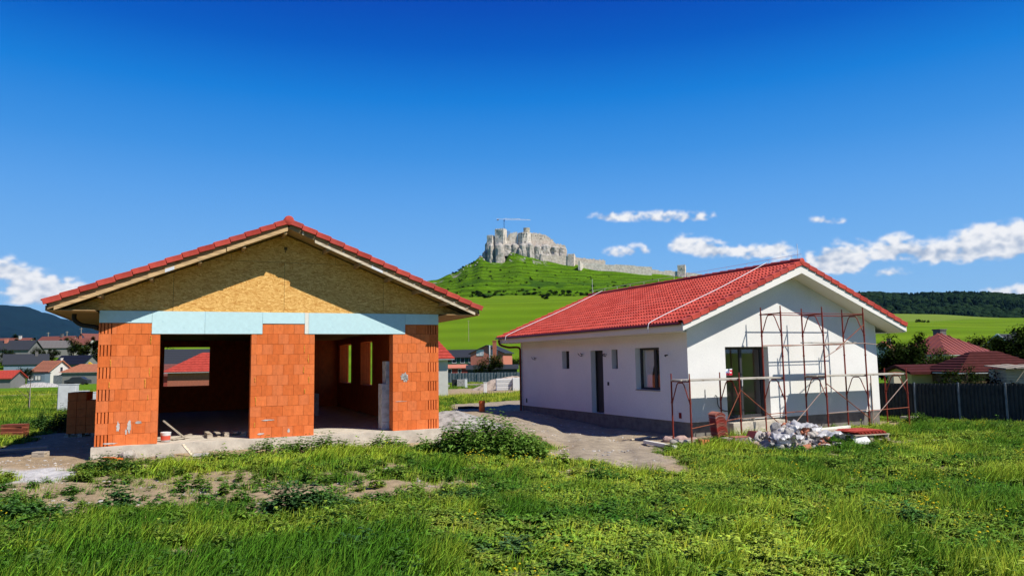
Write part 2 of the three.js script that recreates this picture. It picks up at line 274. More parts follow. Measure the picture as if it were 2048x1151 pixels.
const TRACK = [[1690, 905], [1720, 912], [1840, 884], [1825, 876]].map(([a, b]) => g2(a, b));
const FARWAY = [[885, 778], [1042, 775], [1042, 786], [880, 792]].map(([a, b]) => g2(a, b));
// how bare the earth is (1 = no plants)
function bare(x, z) {
  const n = (fbm(x * 0.9 + 12, z * 0.9 + 80, 4) - 0.5) * 1.5, n2 = (fbm(x * 0.35 + 2, z * 0.35 + 8, 3) - 0.5);
  const r = Math.hypot(x, z); let b = 0;
  const [ua, wa] = inA(x, z), [sb, tb] = inB(x, z);
  if (r < 60) {
    b = Math.max(b, smooth(-0.45, 0.45, edgeDist(WAY, x, z) + n * 0.8));
    b = Math.max(b, 0.93 * smooth(-0.5, 0.5, edgeDist(STRIP, x, z) + n * 1.0));
    b = Math.max(b, smooth(-0.25, 0.3, edgeDist(WHITEGRAVEL, x, z) + n * 0.5));
    b = Math.max(b, 0.9 * smooth(-0.2, 0.3, edgeDist(TRACK, x, z) + n * 0.4));
    b = Math.max(b, smooth(1.9, 1.1, Math.max(-1.1 - wa, wa - 14, -2.2 - ua, ua - 9.6) + 1 + n * 0.9));           // building site of the brick house
    b = Math.max(b, smooth(1.1, 0.5, Math.max(-tb - 0.8, tb - 12, -sb - 2.6, sb - 9) + 0.7 + n * 0.6));
    b = Math.max(b, smooth(0.58, 0.7, fbm(x * 0.8 + 33, z * 0.8 + 19, 4)) * 0.85);                                // bald spots
  }
  if (r > 25 && r < 150) { b = Math.max(b, smooth(-0.6, 0.6, edgeDist(FARWAY, x, z) + n)); if (z < -70 && z > -92 && x < -10) b = Math.max(b, smooth(2, 0, Math.abs(z + 80 + x * 0.12) - 3 + n * 2)); }
  return clamp(b);
}
const wheat = (x, z) => fbm(x * 0.02 + 5, z * 0.02 + 5, 3);
function groundColor(x, z) {
  const r = Math.hypot(x, z), n = fbm(x * 1.3 + 4, z * 1.3 + 9, 4), n2 = fbm(x * 0.25 + 44, z * 0.25 + 19, 3), b = bare(x, z);
  let soil = [lerp(0.34, 0.46, n), lerp(0.25, 0.35, n), lerp(0.15, 0.225, n)];
  const way = smooth(-0.4, 0.6, edgeDist(WAY, x, z)); if (r < 60) { const g = [lerp(0.32, 0.43, n), lerp(0.265, 0.36, n), lerp(0.19, 0.265, n)]; soil = soil.map((v, i) => lerp(v, g[i], way * smooth(0.35, 0.6, n2 + 0.1))); const wg = smooth(-0.2, 0.2, edgeDist(WHITEGRAVEL, x, z)); soil = soil.map((v, i) => lerp(v, [0.56, 0.55, 0.53][i], wg)); }
  let green = [lerp(0.05, 0.085, n2), lerp(0.075, 0.12, n2), lerp(0.018, 0.025, n2)];
  const far = smooth(26, 60, r), mead = [lerp(0.065, 0.13, n2 * 0.6 + n * 0.4), lerp(0.15, 0.225, n2 * 0.6 + n * 0.4), lerp(0.006, 0.014, n2)];
  green = green.map((v, i) => lerp(v * 1.25, mead[i] * 1.15, far));
  if (r > 220) {
    const q = wheat(x, z), st = 0.5 + 0.5 * Math.sin(z * 0.12 + fbm(x * 0.004, z * 0.01, 2) * 9), p = bearing(x, z);
    let c = [lerp(0.1, 0.165, q), lerp(0.195, 0.255, q), 0.006 + 0.006 * q]; c = c.map((v) => v * lerp(0.84, 1.1, st));
    if (p > 1700 && r > 520) { const y = smooth(-20, 20, r - 760 - (p - 1800) * 0.9); c = c.map((v, i) => lerp(v, [0.17, 0.24, 0.035][i], y)); }
    green = green.map((v, i) => lerp(v, c[i], smooth(220, 300, r)));
  }
  return green.map((v, i) => lerp(v, soil[i], b));
}
{
  const ang = []; for (let a = -54; a <= 54.001; a += 0.27) ang.push(a); for (let a = 58; a < 306; a += 8) ang.push(a);
  const rad = [0, 1.5, 3, 4]; let rr = 4.6; while (rr < 24000) { rad.push(rr); rr += rr < 9 ? 0.13 : rr < 45 ? rr * 0.0145 : rr * 0.024; } rad.push(25000);
  const na = ang.length, pos = [], col = [], uv = [], idx = [];
  for (const r of rad) for (const a of ang) {
    const t = a * Math.PI / 180, x = r * Math.sin(t), z = -r * Math.cos(t); let y = terrain(x, z);
    if (r < 45) { const b = bare(x, z); y += (fbm(x * 2.3 + 8, z * 2.3 + 3, 3) - 0.5) * (0.05 + 0.05 * b); }
    pos.push(x, y, z); uv.push(x, z); const c = groundColor(x, z); col.push(...c);
  }
  for (let i = 0; i < rad.length - 1; i++) for (let j = 0; j < na; j++) { const k = (j + 1) % na, a = i * na + j, b = i * na + k, c = a + na, d = b + na; if (i) idx.push(a, b, c); idx.push(b, d, c); }
  const g = new THREE.BufferGeometry(); g.setAttribute('position', new THREE.Float32BufferAttribute(pos, 3)); g.setAttribute('color', new THREE.Float32BufferAttribute(col, 3)); g.setAttribute('uv', new THREE.Float32BufferAttribute(uv, 2)); g.setIndex(idx); g.computeVertexNormals();
  const tSoil = texture(1024, (u, v) => { const n = fbm(u * 16, v * 16, 5, 16), p = noise2(u * 256, v * 256, 256), st = smooth(0.7, 0.82, noise2(u * 90 + 7, v * 90, 90)); const k = 0.93 + (n - 0.5) * 0.34 + (p - 0.5) * 0.14 + st * 0.07; return [k, k, k * (1 + st * 0.06)]; });
  structure('ground', g, new THREE.MeshPhysicalMaterial({ vertexColors: true, map: rep(tSoil, 0.45), bumpMap: rep(relief(24, 0.5), 0.8), bumpScale: 0.012, roughness: 1, specularIntensity: 0.05 }));
}

// ------------------------------------------------------------------ the brick house, still a shell: local x along the front, y up from the slab, -z into the house
{
  const H = thing('brick_house', 'unfinished orange clay block house with red tile roof and bare chipboard gable', 'house', [AX, 0, AZ], ATURN);
  const DEPTH = 13, OV = 0.72, EAVE = 5.006, TOP = 5.256, SL = 0.4134, ang = Math.atan(SL);
  const T = (u) => TOP - SL * Math.abs(u - 4);
  const slab = add('floor_slab', [jitter(metreUV(new THREE.BoxGeometry(8.1, 0.42, DEPTH + 0.12, 80, 4, 20).translate(4, -0.212, -DEPTH / 2 + 0.06)), 0.012, 3)], M.concrete, H);
  // front wall: three piers of blocks in bond on a recessed core
  const wall = new THREE.Group(); wall.name = 'front_wall'; H.add(wall);
  for (const u of [0, 3.25, 6.75]) add('mortar_core', box(u + 0.015, u + (u === 3.25 ? 1.485 : 1.235), 0.004, 2.74, -0.37, -0.09), M.clay[3], wall);
  const cache = new Map();
  const brick = (w, variant, slots) => {
    const k = `${w.toFixed(3)}|${variant}|${slots}`; if (cache.has(k)) return cache.get(k);
    let g; const ww = w - 0.003, hh = 0.247, D = 0.38;
    if (slots) {   // the toothed end of a block: upright grooves
      const pts = [[0, 0]]; const n = 4, pitch = 0.07, x0 = slots < 0 ? ww - 0.3 : 0.03;
      pts.length = 0; pts.push([0, -D], [0, 0]);
      for (let i = 0; i < n; i++) { const x = x0 + i * pitch; pts.push([x, 0], [x + 0.003, -0.075], [x + 0.021, -0.075], [x + 0.024, 0]); }
      pts.push([ww, 0], [ww, -D]);
      g = poly(pts.map(([x, z]) => [x, -z]), 0, hh); g.rotateX(-Math.PI / 2); g.scale(1, 1, 1); // lies in x/z, rises in y
      g = g.clone(); const p = g.attributes.position; // outline z was mirrored by the turn: put the grooves to the front
      for (let i = 0; i < p.count; i++) p.setZ(i, p.getZ(i)); g.computeVertexNormals();
    } else g = new RoundedBoxGeometry(ww, hh, D, 1, 0.004).translate(ww / 2, hh / 2, -D / 2);
    g = metreUV(g, 1.6, variant * 0.37, variant * 0.61); cache.set(k, g); return g;
  };
  const lay = (u0, u1, v, start, slotEnd, seed) => {
    const r = rng(seed); let cuts = [u0]; let x = u0 + start; while (x < u1 - 0.05) { cuts.push(x); x += 0.25; }
    if (slotEnd < 0) cuts = cuts.map((c) => u0 + u1 - c).reverse(), cuts.unshift(u0), cuts = cuts.filter((c, i) => i === 0 || c > u0 + 0.04).filter((c) => c < u1 - 0.02);
    cuts.push(u1);
    for (let i = 0; i < cuts.length - 1; i++) {
      const s = slotEnd > 0 && i === 0 ? 1 : slotEnd < 0 && i === cuts.length - 2 ? -1 : 0;
      const b = add('brick', brick(Math.round((cuts[i + 1] - cuts[i]) * 200) / 200, Math.floor(r() * 5), s), M.clay[Math.floor(r() * 4)], wall);
      b.position.set(cuts[i] + 0.0015, v + 0.002, (r() - 0.5) * 0.008);
    }
  };
  for (let k = 0; k < 11; k++) {
    const v = k * 0.25, odd = k % 2;
    lay(0, k === 10 ? 1.07 : 1.25, v, odd ? 0.25 : 0.36, odd ? 0 : 1, 100 + k);
    lay(k === 10 ? 3.5 : 3.25, k === 10 ? 4.5 : 4.75, v, k === 10 ? 0.25 : odd ? 0.125 : 0.25, 0, 200 + k);
    lay(k === 10 ? 7.08 : 6.75, 8, v, odd ? 0.25 : 0.36, odd ? 0 : -1, 300 + k);
  }
  // mounting foam squeezed out of upright joints, mortar smears and bolt holes
  const rf = rng(8);
  for (const [u, v, n] of [[0.26, 1.78, 3], [1.06, 2.28, 4], [1.07, 2.56, 3], [1.05, 1.55, 4], [0.97, 1.28, 4], [1.04, 1.02, 2], [0.25, 1.32, 2], [3.35, 1.36, 2], [3.37, 0.8, 4], [3.36, 0.28, 2], [4.5, 2.05, 4], [4.6, 1.8, 4], [4.49, 1.56, 3], [4.62, 1.3, 3], [4.52, 1.06, 2]]) {
    const gs = []; for (let i = 0; i < n; i++) gs.push(jitter(new THREE.IcosahedronGeometry(0.011 + rf() * 0.008, 1).scale(0.8, 2.2, 0.6).translate(u + (rf() - 0.5) * 0.008, v + i * 0.05 + rf() * 0.02, 0.004), 0.004, 40)); add('foam_bead', gs, M.foam, wall);
  }
  // smears of white mortar left on the faces
  const smear = (u, v, w, h, seed) => { const g = new THREE.CircleGeometry(0.5, 26), p = g.attributes.position; for (let i = 1; i < p.count; i++) { const k = 0.55 + 0.9 * noise2(i * 1.7 + seed, seed); p.setXYZ(i, p.getX(i) * w * k, p.getY(i) * h * k, 0); } add('mortar_smear', metreUV(g.translate(u, v, 0.0075)), M.mortar, wall); };
  for (const [u, v, w, h] of [[0.46, 0.42, 0.07, 0.2], [0.68, 0.4, 0.07, 0.26], [0.86, 0.5, 0.12, 0.06], [0.62, 0.3, 0.04, 0.12], [7.06, 1.38, 0.2, 0.18], [7.1, 1.36, 0.14, 0.22], [3.65, 0.42, 0.3, 0.03], [4.15, 0.14, 0.06, 0.1], [3.5, 0.1, 0.16, 0.04], [6.95, 0.75, 0.3, 0.012], [0.3, 0.06, 0.3, 0.03]]) smear(u, v, w, h, u * 37 + v * 11);
  // inner and outer leaves of the other walls with their openings
  const clayBack = add('back_wall', poly([[0, 0], [8, 0], [8, 2.75], [0, 2.75]], -DEPTH, -DEPTH + 0.38, [[0.96, 2.6, 0.98, 2.5]]), M.clay[1], H);
  const sideHoles = [[-8.1, -6.2, 0.98, 2.52], [-12.2, -9.8, 0.98, 2.52]];
  const right = add('side_wall', [poly([[-DEPTH + 0.39, 0], [-0.39, 0], [-0.39, 2.75], [-DEPTH + 0.39, 2.75]], 0, 0.38, sideHoles).rotateY(-Math.PI / 2).translate(8, 0, 0)].map((g) => metreUV(g)), M.clay[1], H);
  add('side_wall', box(0, 0.38, 0, 2.75, -DEPTH + 0.39, -0.39), M.clay[1], H);
  add('added_partition', [box(4.28, 4.4, 0.002, 2.748, -DEPTH + 0.4, -3.4), box(4.42, 6.1, 0.002, 2.748, -8.9, -8.78)], M.clay[1], H);  // partitions added to keep the inside dark behind the openings
  for (const [z0, z1] of [[-8.1, -6.2], [-12.2, -9.8]]) for (let i = 0; i < 5; i++) for (const e of [z0]) add('reveal_rib', box(7.64 + i * 0.07, 7.67 + i * 0.07, 0.985, 2.515, e + 0.001, e + 0.02), M.clay[i % 4], right);
  add('added_ceiling', box(0.02, 7.98, 2.752, 2.79, -DEPTH, -0.4), M.timber, H);  // added to block light from above, so the shell stays dark inside
  // lintel insulation
  const panel = (u0, u1, v0, v1, m) => add('insulation_panel', [box(u0 + 0.002, u1 - 0.002, v0, v1, -0.1, 0.012, 0.003)], m, H);
  panel(0, 1.07, 2.755, 3.03, M.xps); panel(1.07, 2.2, 2.503, 3.03, M.xps); panel(2.2, 3.5, 2.503, 3.03, M.xps2); panel(3.5, 4.5, 2.755, 3.03, M.xps); panel(4.5, 4.6, 2.503, 3.03, M.eps); panel(4.6, 7.08, 2.503, 3.03, M.xps2); panel(7.08, 8, 2.755, 3.03, M.xps);
  for (const [u, v] of [[1.3, 2.8], [1.75, 2.66], [2.5, 2.62], [2.95, 2.72], [3.2, 2.62], [5.2, 2.7], [5.9, 2.62], [6.5, 2.7], [0.12, 2.9], [6.95, 2.75]]) add('fixing_dowel', new THREE.CylinderGeometry(0.018, 0.018, 0.006, 10).rotateX(Math.PI / 2).translate(u, v, 0.014), M.xps2, H);
  add('lintel', [box(1.26, 3.24, 2.505, 2.75, -0.38, -0.105), box(4.76, 6.74, 2.505, 2.75, -0.38, -0.105)], M.concrete, H);
  // chipboard gable in sheets
  const clip = (pts, a, b, c) => { const o = []; for (let i = 0; i < pts.length; i++) { const p = pts[i], q = pts[(i + 1) % pts.length], dp = a * p[0] + b * p[1] + c, dq = a * q[0] + b * q[1] + c; if (dp >= 0) o.push(p); if (dp * dq < 0) { const t = dp / (dp - dq); o.push([lerp(p[0], q[0], t), lerp(p[1], q[1], t)]); } } return o; };
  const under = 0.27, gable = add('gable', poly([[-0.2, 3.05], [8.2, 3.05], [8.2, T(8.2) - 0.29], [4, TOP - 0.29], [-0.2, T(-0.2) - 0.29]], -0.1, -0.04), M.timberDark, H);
  for (const [rowV0, rowV1, cols] of [[3.034, 4.28, [-0.9, 1.5, 4.0, 6.5, 8.9]], [4.288, 5.2, [-0.9, 2.75, 5.25, 8.9]]]) for (let i = 0; i < cols.length - 1; i++) {
    let p = [[cols[i] + 0.004, rowV0], [cols[i + 1] - 0.004, rowV0], [cols[i + 1] - 0.004, rowV1], [cols[i] + 0.004, rowV1]];
    p = clip(p, -SL, -1, TOP - under + 4 * SL); p = clip(p, SL, -1, TOP - under - 4 * SL); if (p.length < 3) continue;
    const hole = Math.abs(4.02 - (cols[i] + cols[i + 1]) / 2) < 1.3 && rowV0 > 4 ? [[3.98, 4.06, 4.6, 4.68]] : [];
    add('chipboard_sheet', metreUV(poly(p, -0.038, -0.02 + 0.002 * (i % 2), hole), 1, i * 0.31, rowV0), M.osb, gable);
  }
  add('cable', tube([V(4.02, 4.62, -0.02), V(4.02, 4.58, 0.02), V(4.0, 4.53, 0.015)], 0.008), M.blackPlastic, gable);
  // roof structure: boarding, rake boards, outlookers
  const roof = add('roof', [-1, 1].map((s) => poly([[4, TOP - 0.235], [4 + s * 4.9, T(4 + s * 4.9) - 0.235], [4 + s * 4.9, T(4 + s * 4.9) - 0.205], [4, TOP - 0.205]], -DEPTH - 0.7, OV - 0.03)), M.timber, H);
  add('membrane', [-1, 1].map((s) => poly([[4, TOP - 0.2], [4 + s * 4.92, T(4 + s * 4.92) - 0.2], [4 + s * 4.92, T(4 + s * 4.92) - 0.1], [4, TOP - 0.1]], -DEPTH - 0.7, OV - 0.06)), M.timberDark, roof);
  add('barge_board', [-1, 1].map((s) => poly([[4 + s * 0.02, TOP - 0.215], [4 + s * 4.88, T(4 + s * 4.88) - 0.215], [4 + s * 4.88, T(4 + s * 4.88) - 0.12], [4 + s * 0.02, TOP - 0.12]], OV - 0.055, OV - 0.03)), M.timber, roof);
  const rake = (u0, u1, m, a = 0.218, b = 0.3) => add('rake_board', poly([[u0, T(u0) - b], [u1, T(u1) - b], [u1, T(u1) - a], [u0, T(u0) - a]], OV - 0.03, OV), m, roof);
  rake(-0.78, 1.33, M.pine); rake(1.33, 1.52, M.zinc, 0.222, 0.298); rake(1.52, 2.6, M.pine, 0.214); rake(2.62, 3.98, M.pine, 0.2, 0.29);
  rake(4.62, 6.02, M.pinePale, 0.232); rake(6.02, 6.3, M.zinc, 0.235, 0.298); rake(6.3, 8.79, M.pinePale, 0.232);
  for (let u = 4.95; u < 8.7; u += 0.36) add('batten_end', box(u, u + 0.045, T(u) - 0.232, T(u) - 0.195, OV - 0.1, OV - 0.012), M.pinePale, roof);
  add('batten_end', box(4.32, 4.36, T(4.33) - 0.24, T(4.33) - 0.16, OV - 0.05, OV - 0.01), M.pinePale, roof);
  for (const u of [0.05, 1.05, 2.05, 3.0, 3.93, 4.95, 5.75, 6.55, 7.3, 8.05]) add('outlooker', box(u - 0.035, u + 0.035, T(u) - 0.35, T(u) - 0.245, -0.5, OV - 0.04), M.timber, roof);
  for (const s of [-1, 1]) {
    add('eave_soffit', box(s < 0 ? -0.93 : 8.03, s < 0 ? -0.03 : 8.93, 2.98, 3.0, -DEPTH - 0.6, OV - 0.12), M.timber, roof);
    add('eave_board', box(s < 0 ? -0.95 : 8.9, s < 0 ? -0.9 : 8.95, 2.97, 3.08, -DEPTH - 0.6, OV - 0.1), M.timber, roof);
  }
  // verge tiles one by one, ridge tiles, and the courses behind them
  const vl = EAVE / Math.cos(ang) / 15;
  const verge = (() => { const g = [metreUV(new RoundedBoxGeometry(vl - 0.012, 0.125, 0.035, 2, 0.008).translate(0, -0.05, 0)), metreUV(new RoundedBoxGeometry(vl + 0.03, 0.026, 0.24, 2, 0.008).translate(0, -0.005, -0.11))]; return merge(g); })();
  const rv = rng(17);
  for (const s of [-1, 1]) for (let i = 0; i < 15; i++) {
    const d = (i + 0.5) * vl, u = 4 + s * (EAVE - d * Math.cos(ang)), v = T(u);
    const b = add('verge_tile', verge, M.tile[Math.floor(rv() * 4)], roof); b.position.set(u, v - 0.004, OV + 0.03); b.rotation.z = -s * (ang - 0.075); b.rotation.y = (rv() - 0.5) * 0.02; b.position.z += (rv() - 0.5) * 0.006;
  }
  const ridgeG = metreUV(new THREE.CylinderGeometry(0.125, 0.115, 0.44, 14, 1, false, -Math.PI / 2, Math.PI).rotateX(-Math.PI / 2));
  for (let i = 0; i < 35; i++) { const b = add('ridge_tile', ridgeG, M.tile[Math.floor(rv() * 4)], roof); b.position.set(4, TOP - 0.05, OV - 0.2 - i * 0.41); b.rotation.x = 0.02; }
  add('ridge_cap', jitter(new THREE.SphereGeometry(0.12, 14, 8).scale(1, 1, 0.25), 0.002, 9).translate(4, TOP - 0.05, OV + 0.03), M.tile[0], roof);
  const courses = []; for (const s of [-1, 1]) for (let i = 0; i < 15; i++) { const d = i * vl, u0 = 4 + s * (EAVE - d * Math.cos(ang)), u1 = 4 + s * (EAVE - (d + vl) * Math.cos(ang)); courses.push(poly([[u0, T(u0) - 0.05], [u1, T(u1) - 0.08], [u1, T(u1) - 0.045], [u0, T(u0) - 0.01]], -DEPTH - 0.7, OV - 0.12)); }
  add('tile_courses', courses, M.tile[1], roof).userData.kind = 'stuff';
  // black rainwater elbow at the left eave
  add('downpipe', tube([V(-0.55, 2.98, -0.5), V(-0.55, 2.86, -0.5), V(-0.42, 2.74, -0.46), V(-0.12, 2.68, -0.42), V(-0.05, 2.66, -0.4)], 0.05, 10, 24), M.blackPlastic, H);
}

// ------------------------------------------------------------------ the rendered house: local x along the gable, y up, -z along the side
{
  const H = thing('white_house', 'white plastered bungalow with bright red tile roof and scaffolded gable', 'house', [BX, 0, BZ], BTURN);
  const W = 8.3, L = 11.155, OV = 0.71, EAVE = 4.876, TOP = 4.8, SL = 0.404, ang = Math.atan(SL), C = W / 2, BACK = -L - 0.9, PL = -0.15, TH = 0.44;
  const T = (s) => TOP - SL * Math.abs(s - C);
  add('plinth', [box(0.03, W - 0.03, -1.0, PL - 0.002, -L + 0.03, -0.03)], M.plinth, H);
  const lid = (s) => T(s) - 0.36;
  const gw = add('gable_wall', poly([[0, PL], [W, PL], [W, lid(W)], [C, lid(C)], [0, lid(0)]], -TH, 0, [[1.46, 3.23, PL + 0.001, 2.08]]), M.plaster, H);
  add('rear_wall', poly([[0, PL], [W, PL], [W, lid(W)], [C, lid(C)], [0, lid(0)]], -L, -L + TH), M.plaster, H);
  const sideH = [[0.93 + 0.44 - TH, 2.66 - TH, 0.76, 2.11], [3.69 - TH, 4.06 - TH, 1.43, 2.09], [4.62 - TH, 5.43 - TH, PL + 0.001, 2.08], [6.98 - TH, 7.53 - TH, 1.42, 2.1]];
  const sw = add('side_wall', metreUV(poly([[0, PL], [L - 2 * TH, PL], [L - 2 * TH, lid(0.02)], [0, lid(0.02)]], 0, TH, sideH).rotateY(Math.PI / 2).translate(0, 0, -TH)), M.plaster, H);
  add('side_wall', box(W - TH, W, PL, lid(0.02), -L + TH, -TH), M.plaster, H);
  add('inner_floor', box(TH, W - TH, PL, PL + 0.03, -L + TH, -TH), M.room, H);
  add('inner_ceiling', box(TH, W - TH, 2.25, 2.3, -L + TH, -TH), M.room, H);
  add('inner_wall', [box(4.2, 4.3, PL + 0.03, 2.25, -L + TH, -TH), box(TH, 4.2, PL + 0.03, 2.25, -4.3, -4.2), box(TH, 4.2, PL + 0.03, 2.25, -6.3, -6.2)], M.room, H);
  // glazed openings: frames and panes set back in the reveals
  const winSide = (t0, t1, v0, v1, split) => {
    const x = 0.2, fr = add('window', [box(x, x + 0.07, v0, v0 + 0.07, -t1, -t0), box(x, x + 0.07, v1 - 0.07, v1, -t1, -t0), box(x, x + 0.07, v0 + 0.07, v1 - 0.07, -t1, -t1 + 0.07), box(x, x + 0.07, v0 + 0.07, v1 - 0.07, -t0 - 0.07, -t0), ...(split ? [box(x, x + 0.07, v0 + 0.07, v1 - 0.07, -split - 0.06, -split + 0.06)] : [])], M.frame, H);
    add('pane', box(x + 0.03, x + 0.036, v0 + 0.06, v1 - 0.06, -t1 + 0.06, -t0 - 0.06), M.glass, fr); return fr;
  };
  winSide(6.98, 7.53, 1.42, 2.1); winSide(3.69, 4.06, 1.43, 2.09); const w3 = winSide(1.37, 2.66, 0.76, 2.11, 1.85);
  add('sill', box(-0.03, 0.2, 0.735, 0.758, -2.66, -1.37), M.plinth, w3);
  { const pts = []; for (let i = 0; i <= 26; i++) pts.push([-2.6 + i * 0.03, 0.34 + 0.025 * Math.sin(i * 1.9)]); const sh = new THREE.PlaneGeometry(0.78, 1.25, 26, 6), p = sh.attributes.position; for (let i = 0; i < p.count; i++) { const q = (p.getX(i) + 0.39) / 0.78, k = Math.round(q * 26), y = p.getY(i); const pinch = lerp(1, 0.45, smooth(0.6, -0.2, y)); p.setXYZ(i, pts[k][1], 1.43 + y, -2.6 + (q * 0.78) * pinch + 0.08 * (1 - pinch)); } sh.computeVertexNormals(); add('curtain', sh, M.curtain, w3); }
  const door = add('door', [box(0.24, 0.29, PL + 0.02, 2.07, -5.42, -4.63)], M.frame, H);
  add('door_frame', [box(0.2, 0.3, PL + 0.02, 2.075, -5.43, -5.37), box(0.2, 0.3, PL + 0.02, 2.075, -4.68, -4.62), box(0.2, 0.3, 2.02, 2.08, -5.37, -4.68)], M.blackPlastic, door);
  add('handle', [pipe(V(0.2, 0.9, -4.74), V(0.2, 1.0, -4.74), 0.012), pipe(V(0.24, 0.95, -4.74), V(0.19, 0.95, -4.74), 0.01)], M.zinc, door);
  const ds = -0.26, dv0 = PL + 0.02, glaz = add('terrace_door', [box(1.46, 3.23, dv0, dv0 + 0.09, ds - 0.08, ds), box(1.46, 3.23, 2.0, 2.08, ds - 0.08, ds), box(1.46, 1.55, dv0 + 0.09, 2.0, ds - 0.08, ds), box(3.14, 3.23, dv0 + 0.09, 2.0, ds - 0.08, ds), box(2.28, 2.36, dv0 + 0.09, 2.0, ds - 0.08, ds)], M.frame, H);
  add('pane', box(1.54, 2.29, dv0 + 0.08, 2.01, ds - 0.045, ds - 0.039), M.glass, glaz); add('pane', box(2.35, 3.15, dv0 + 0.08, 2.01, ds - 0.045, ds - 0.039), M.glass, glaz);
  add('handle', [box(2.3, 2.33, 0.85, 1.05, ds, ds + 0.04, 0.008)], M.zinc, glaz);
  // a small banner panel just in front of the pane: white, blue and red
  const ban = (() => { const c = document.createElement('canvas'); c.width = 256; c.height = 128; const x = c.getContext('2d'); x.fillStyle = '#e9edf2'; x.fillRect(0, 0, 256, 128); x.fillStyle = '#3d66b8'; x.fillRect(0, 46, 120, 34); x.fillStyle = '#d5dbe6'; x.fillRect(120, 40, 70, 40); x.fillStyle = '#b8233a'; x.fillRect(0, 80, 256, 48); x.fillStyle = '#c4243a'; x.fillRect(190, 20, 66, 108); x.fillStyle = '#f3f3f3'; x.fillRect(205, 60, 30, 26); const t = new THREE.CanvasTexture(c); t.colorSpace = THREE.SRGBColorSpace; return t; })();
  add('banner', new THREE.BoxGeometry(0.42, 0.2, 0.004).translate(1.77, 1.3, ds - 0.034), new THREE.MeshStandardMaterial({ map: ban, roughness: 0.5 }), glaz);
  // roof: boarding, white fascias and soffits
  const roof = add('roof', [-1, 1].map((s) => poly([[C, TOP - 0.3], [C + s * 4.82, T(C + s * 4.82) - 0.3], [C + s * 4.82, T(C + s * 4.82) - 0.09], [C, TOP - 0.09]], BACK + 0.05, OV - 0.06)), M.soffit, H);
  add('rake_fascia', [-1, 1].map((s) => poly([[C, TOP - 0.41], [C + s * 4.84, T(C + s * 4.84) - 0.3], [C + s * 4.84, T(C + s * 4.84) - 0.1], [C, TOP - 0.1]], OV - 0.06, OV - 0.02)), M.plasterTrim, roof);
  add('rake_soffit', [-1, 1].map((s) => poly([[C, TOP - 0.362], [C + s * 4.8, T(C + s * 4.8) - 0.345], [C + s * 4.8, T(C + s * 4.8) - 0.3], [C, TOP - 0.3]], BACK + 0.08, OV - 0.062)), M.soffit, roof);
  for (const s of [-1, 1]) {
    const x0 = s < 0 ? -0.66 : W + 0.66;
    add('eave_fascia', box(x0, x0 + s * 0.03, 2.54, 2.7, BACK + 0.06, OV - 0.07), M.soffit, roof);
    add('eave_soffit', box(s < 0 ? -0.655 : W + 0.003, s < 0 ? -0.003 : W + 0.655, 2.52, 2.54, BACK + 0.06, -0.002), M.soffit, roof);
    // half-round gutter
    const gut = new THREE.CylinderGeometry(0.065, 0.065, OV - BACK - 0.1, 12, 1, true, Math.PI / 2, Math.PI); gut.rotateX(Math.PI / 2); gut.translate(x0 + s * 0.1, 2.725, (OV + BACK) / 2 - 0.02); const gm = M.gutter.clone(); gm.side = THREE.DoubleSide;
    const gt = add('gutter', gut, gm, roof); for (let z = OV - 0.4; z > BACK; z -= 0.9) add('gutter_bracket', bar(V(x0 + s * 0.17, 2.725, z), V(x0 + s * 0.02, 2.75, z), 0.025, 0.006), M.gutter, gt);
  }
  add('downpipe', tube([V(-0.76, 2.68, BACK + 0.3), V(-0.74, 2.5, BACK + 0.3), V(-0.4, 2.36, BACK + 0.42), V(-0.1, 2.3, -L + 0.1), V(-0.08, 2.0, -L + 0.1), V(-0.08, -0.5, -L + 0.1)], 0.045, 10, 40), M.gutter, H);
  // roof tiles: an S-shaped wave with a thick lower edge
  const TW = 0.3, ROWS = 15, rl = EAVE / Math.cos(ang) / ROWS;
  const tileG = (() => {
    const n = 12, pos = [], uv = [], idx = []; const wave = (q) => 0.03 * Math.sin(q * Math.PI * 4 + 0.6);
    const rows = [[-rl * 0.55, 0.0], [rl * 0.5, 0.046], [rl * 0.53, 0.04], [rl * 0.53, -0.006]];   // z along the slope (down positive), lift
    rows.forEach(([z, y]) => { for (let i = 0; i <= n; i++) { const q = i / n; pos.push((q - 0.5) * (TW + 0.004), y + wave(q), z); uv.push(q * TW, z); } });
    for (let r = 0; r < rows.length - 1; r++) for (let i = 0; i < n; i++) { const a = r * (n + 1) + i, b = a + 1, c = a + n + 1, d = c + 1; idx.push(a, c, b, b, c, d); }
    const g = new THREE.BufferGeometry(); g.setAttribute('position', new THREE.Float32BufferAttribute(pos, 3)); g.setAttribute('uv', new THREE.Float32BufferAttribute(uv, 2)); g.setIndex(idx); const f = g.toNonIndexed(); f.computeVertexNormals(); return f;
  })();
  const put = (s, i, z, r) => { const d = (i + 0.5) * rl, x = C + s * (EAVE - d * Math.cos(ang)), m = new THREE.Object3D(); m.position.set(x, T(x) - 0.045, z + (r() - 0.5) * 0.006); m.rotation.set(0, s < 0 ? -Math.PI / 2 : Math.PI / 2, 0); m.rotateX(ang + (r() - 0.5) * 0.012); m.rotateZ((r() - 0.5) * 0.01); return m; };
  const cols = Math.floor((OV - BACK - 0.16) / TW), rt = rng(21), rest = [];
  for (const s of [-1, 1]) for (let c = 0; c < cols; c++) for (let i = 0; i < ROWS; i++) {
    const z = OV - 0.14 - (c + 0.5) * TW, m = put(s, i, z, rt), k = Math.floor(rt() * 4);
    if (s < 0 && c < 20) { const b = add('roof_tile', tileG, M.tile[k], roof); b.position.copy(m.position); b.quaternion.copy(m.quaternion); }
    else { m.updateMatrix(); rest.push([tileG.clone().applyMatrix4(m.matrix), k]); }
  }
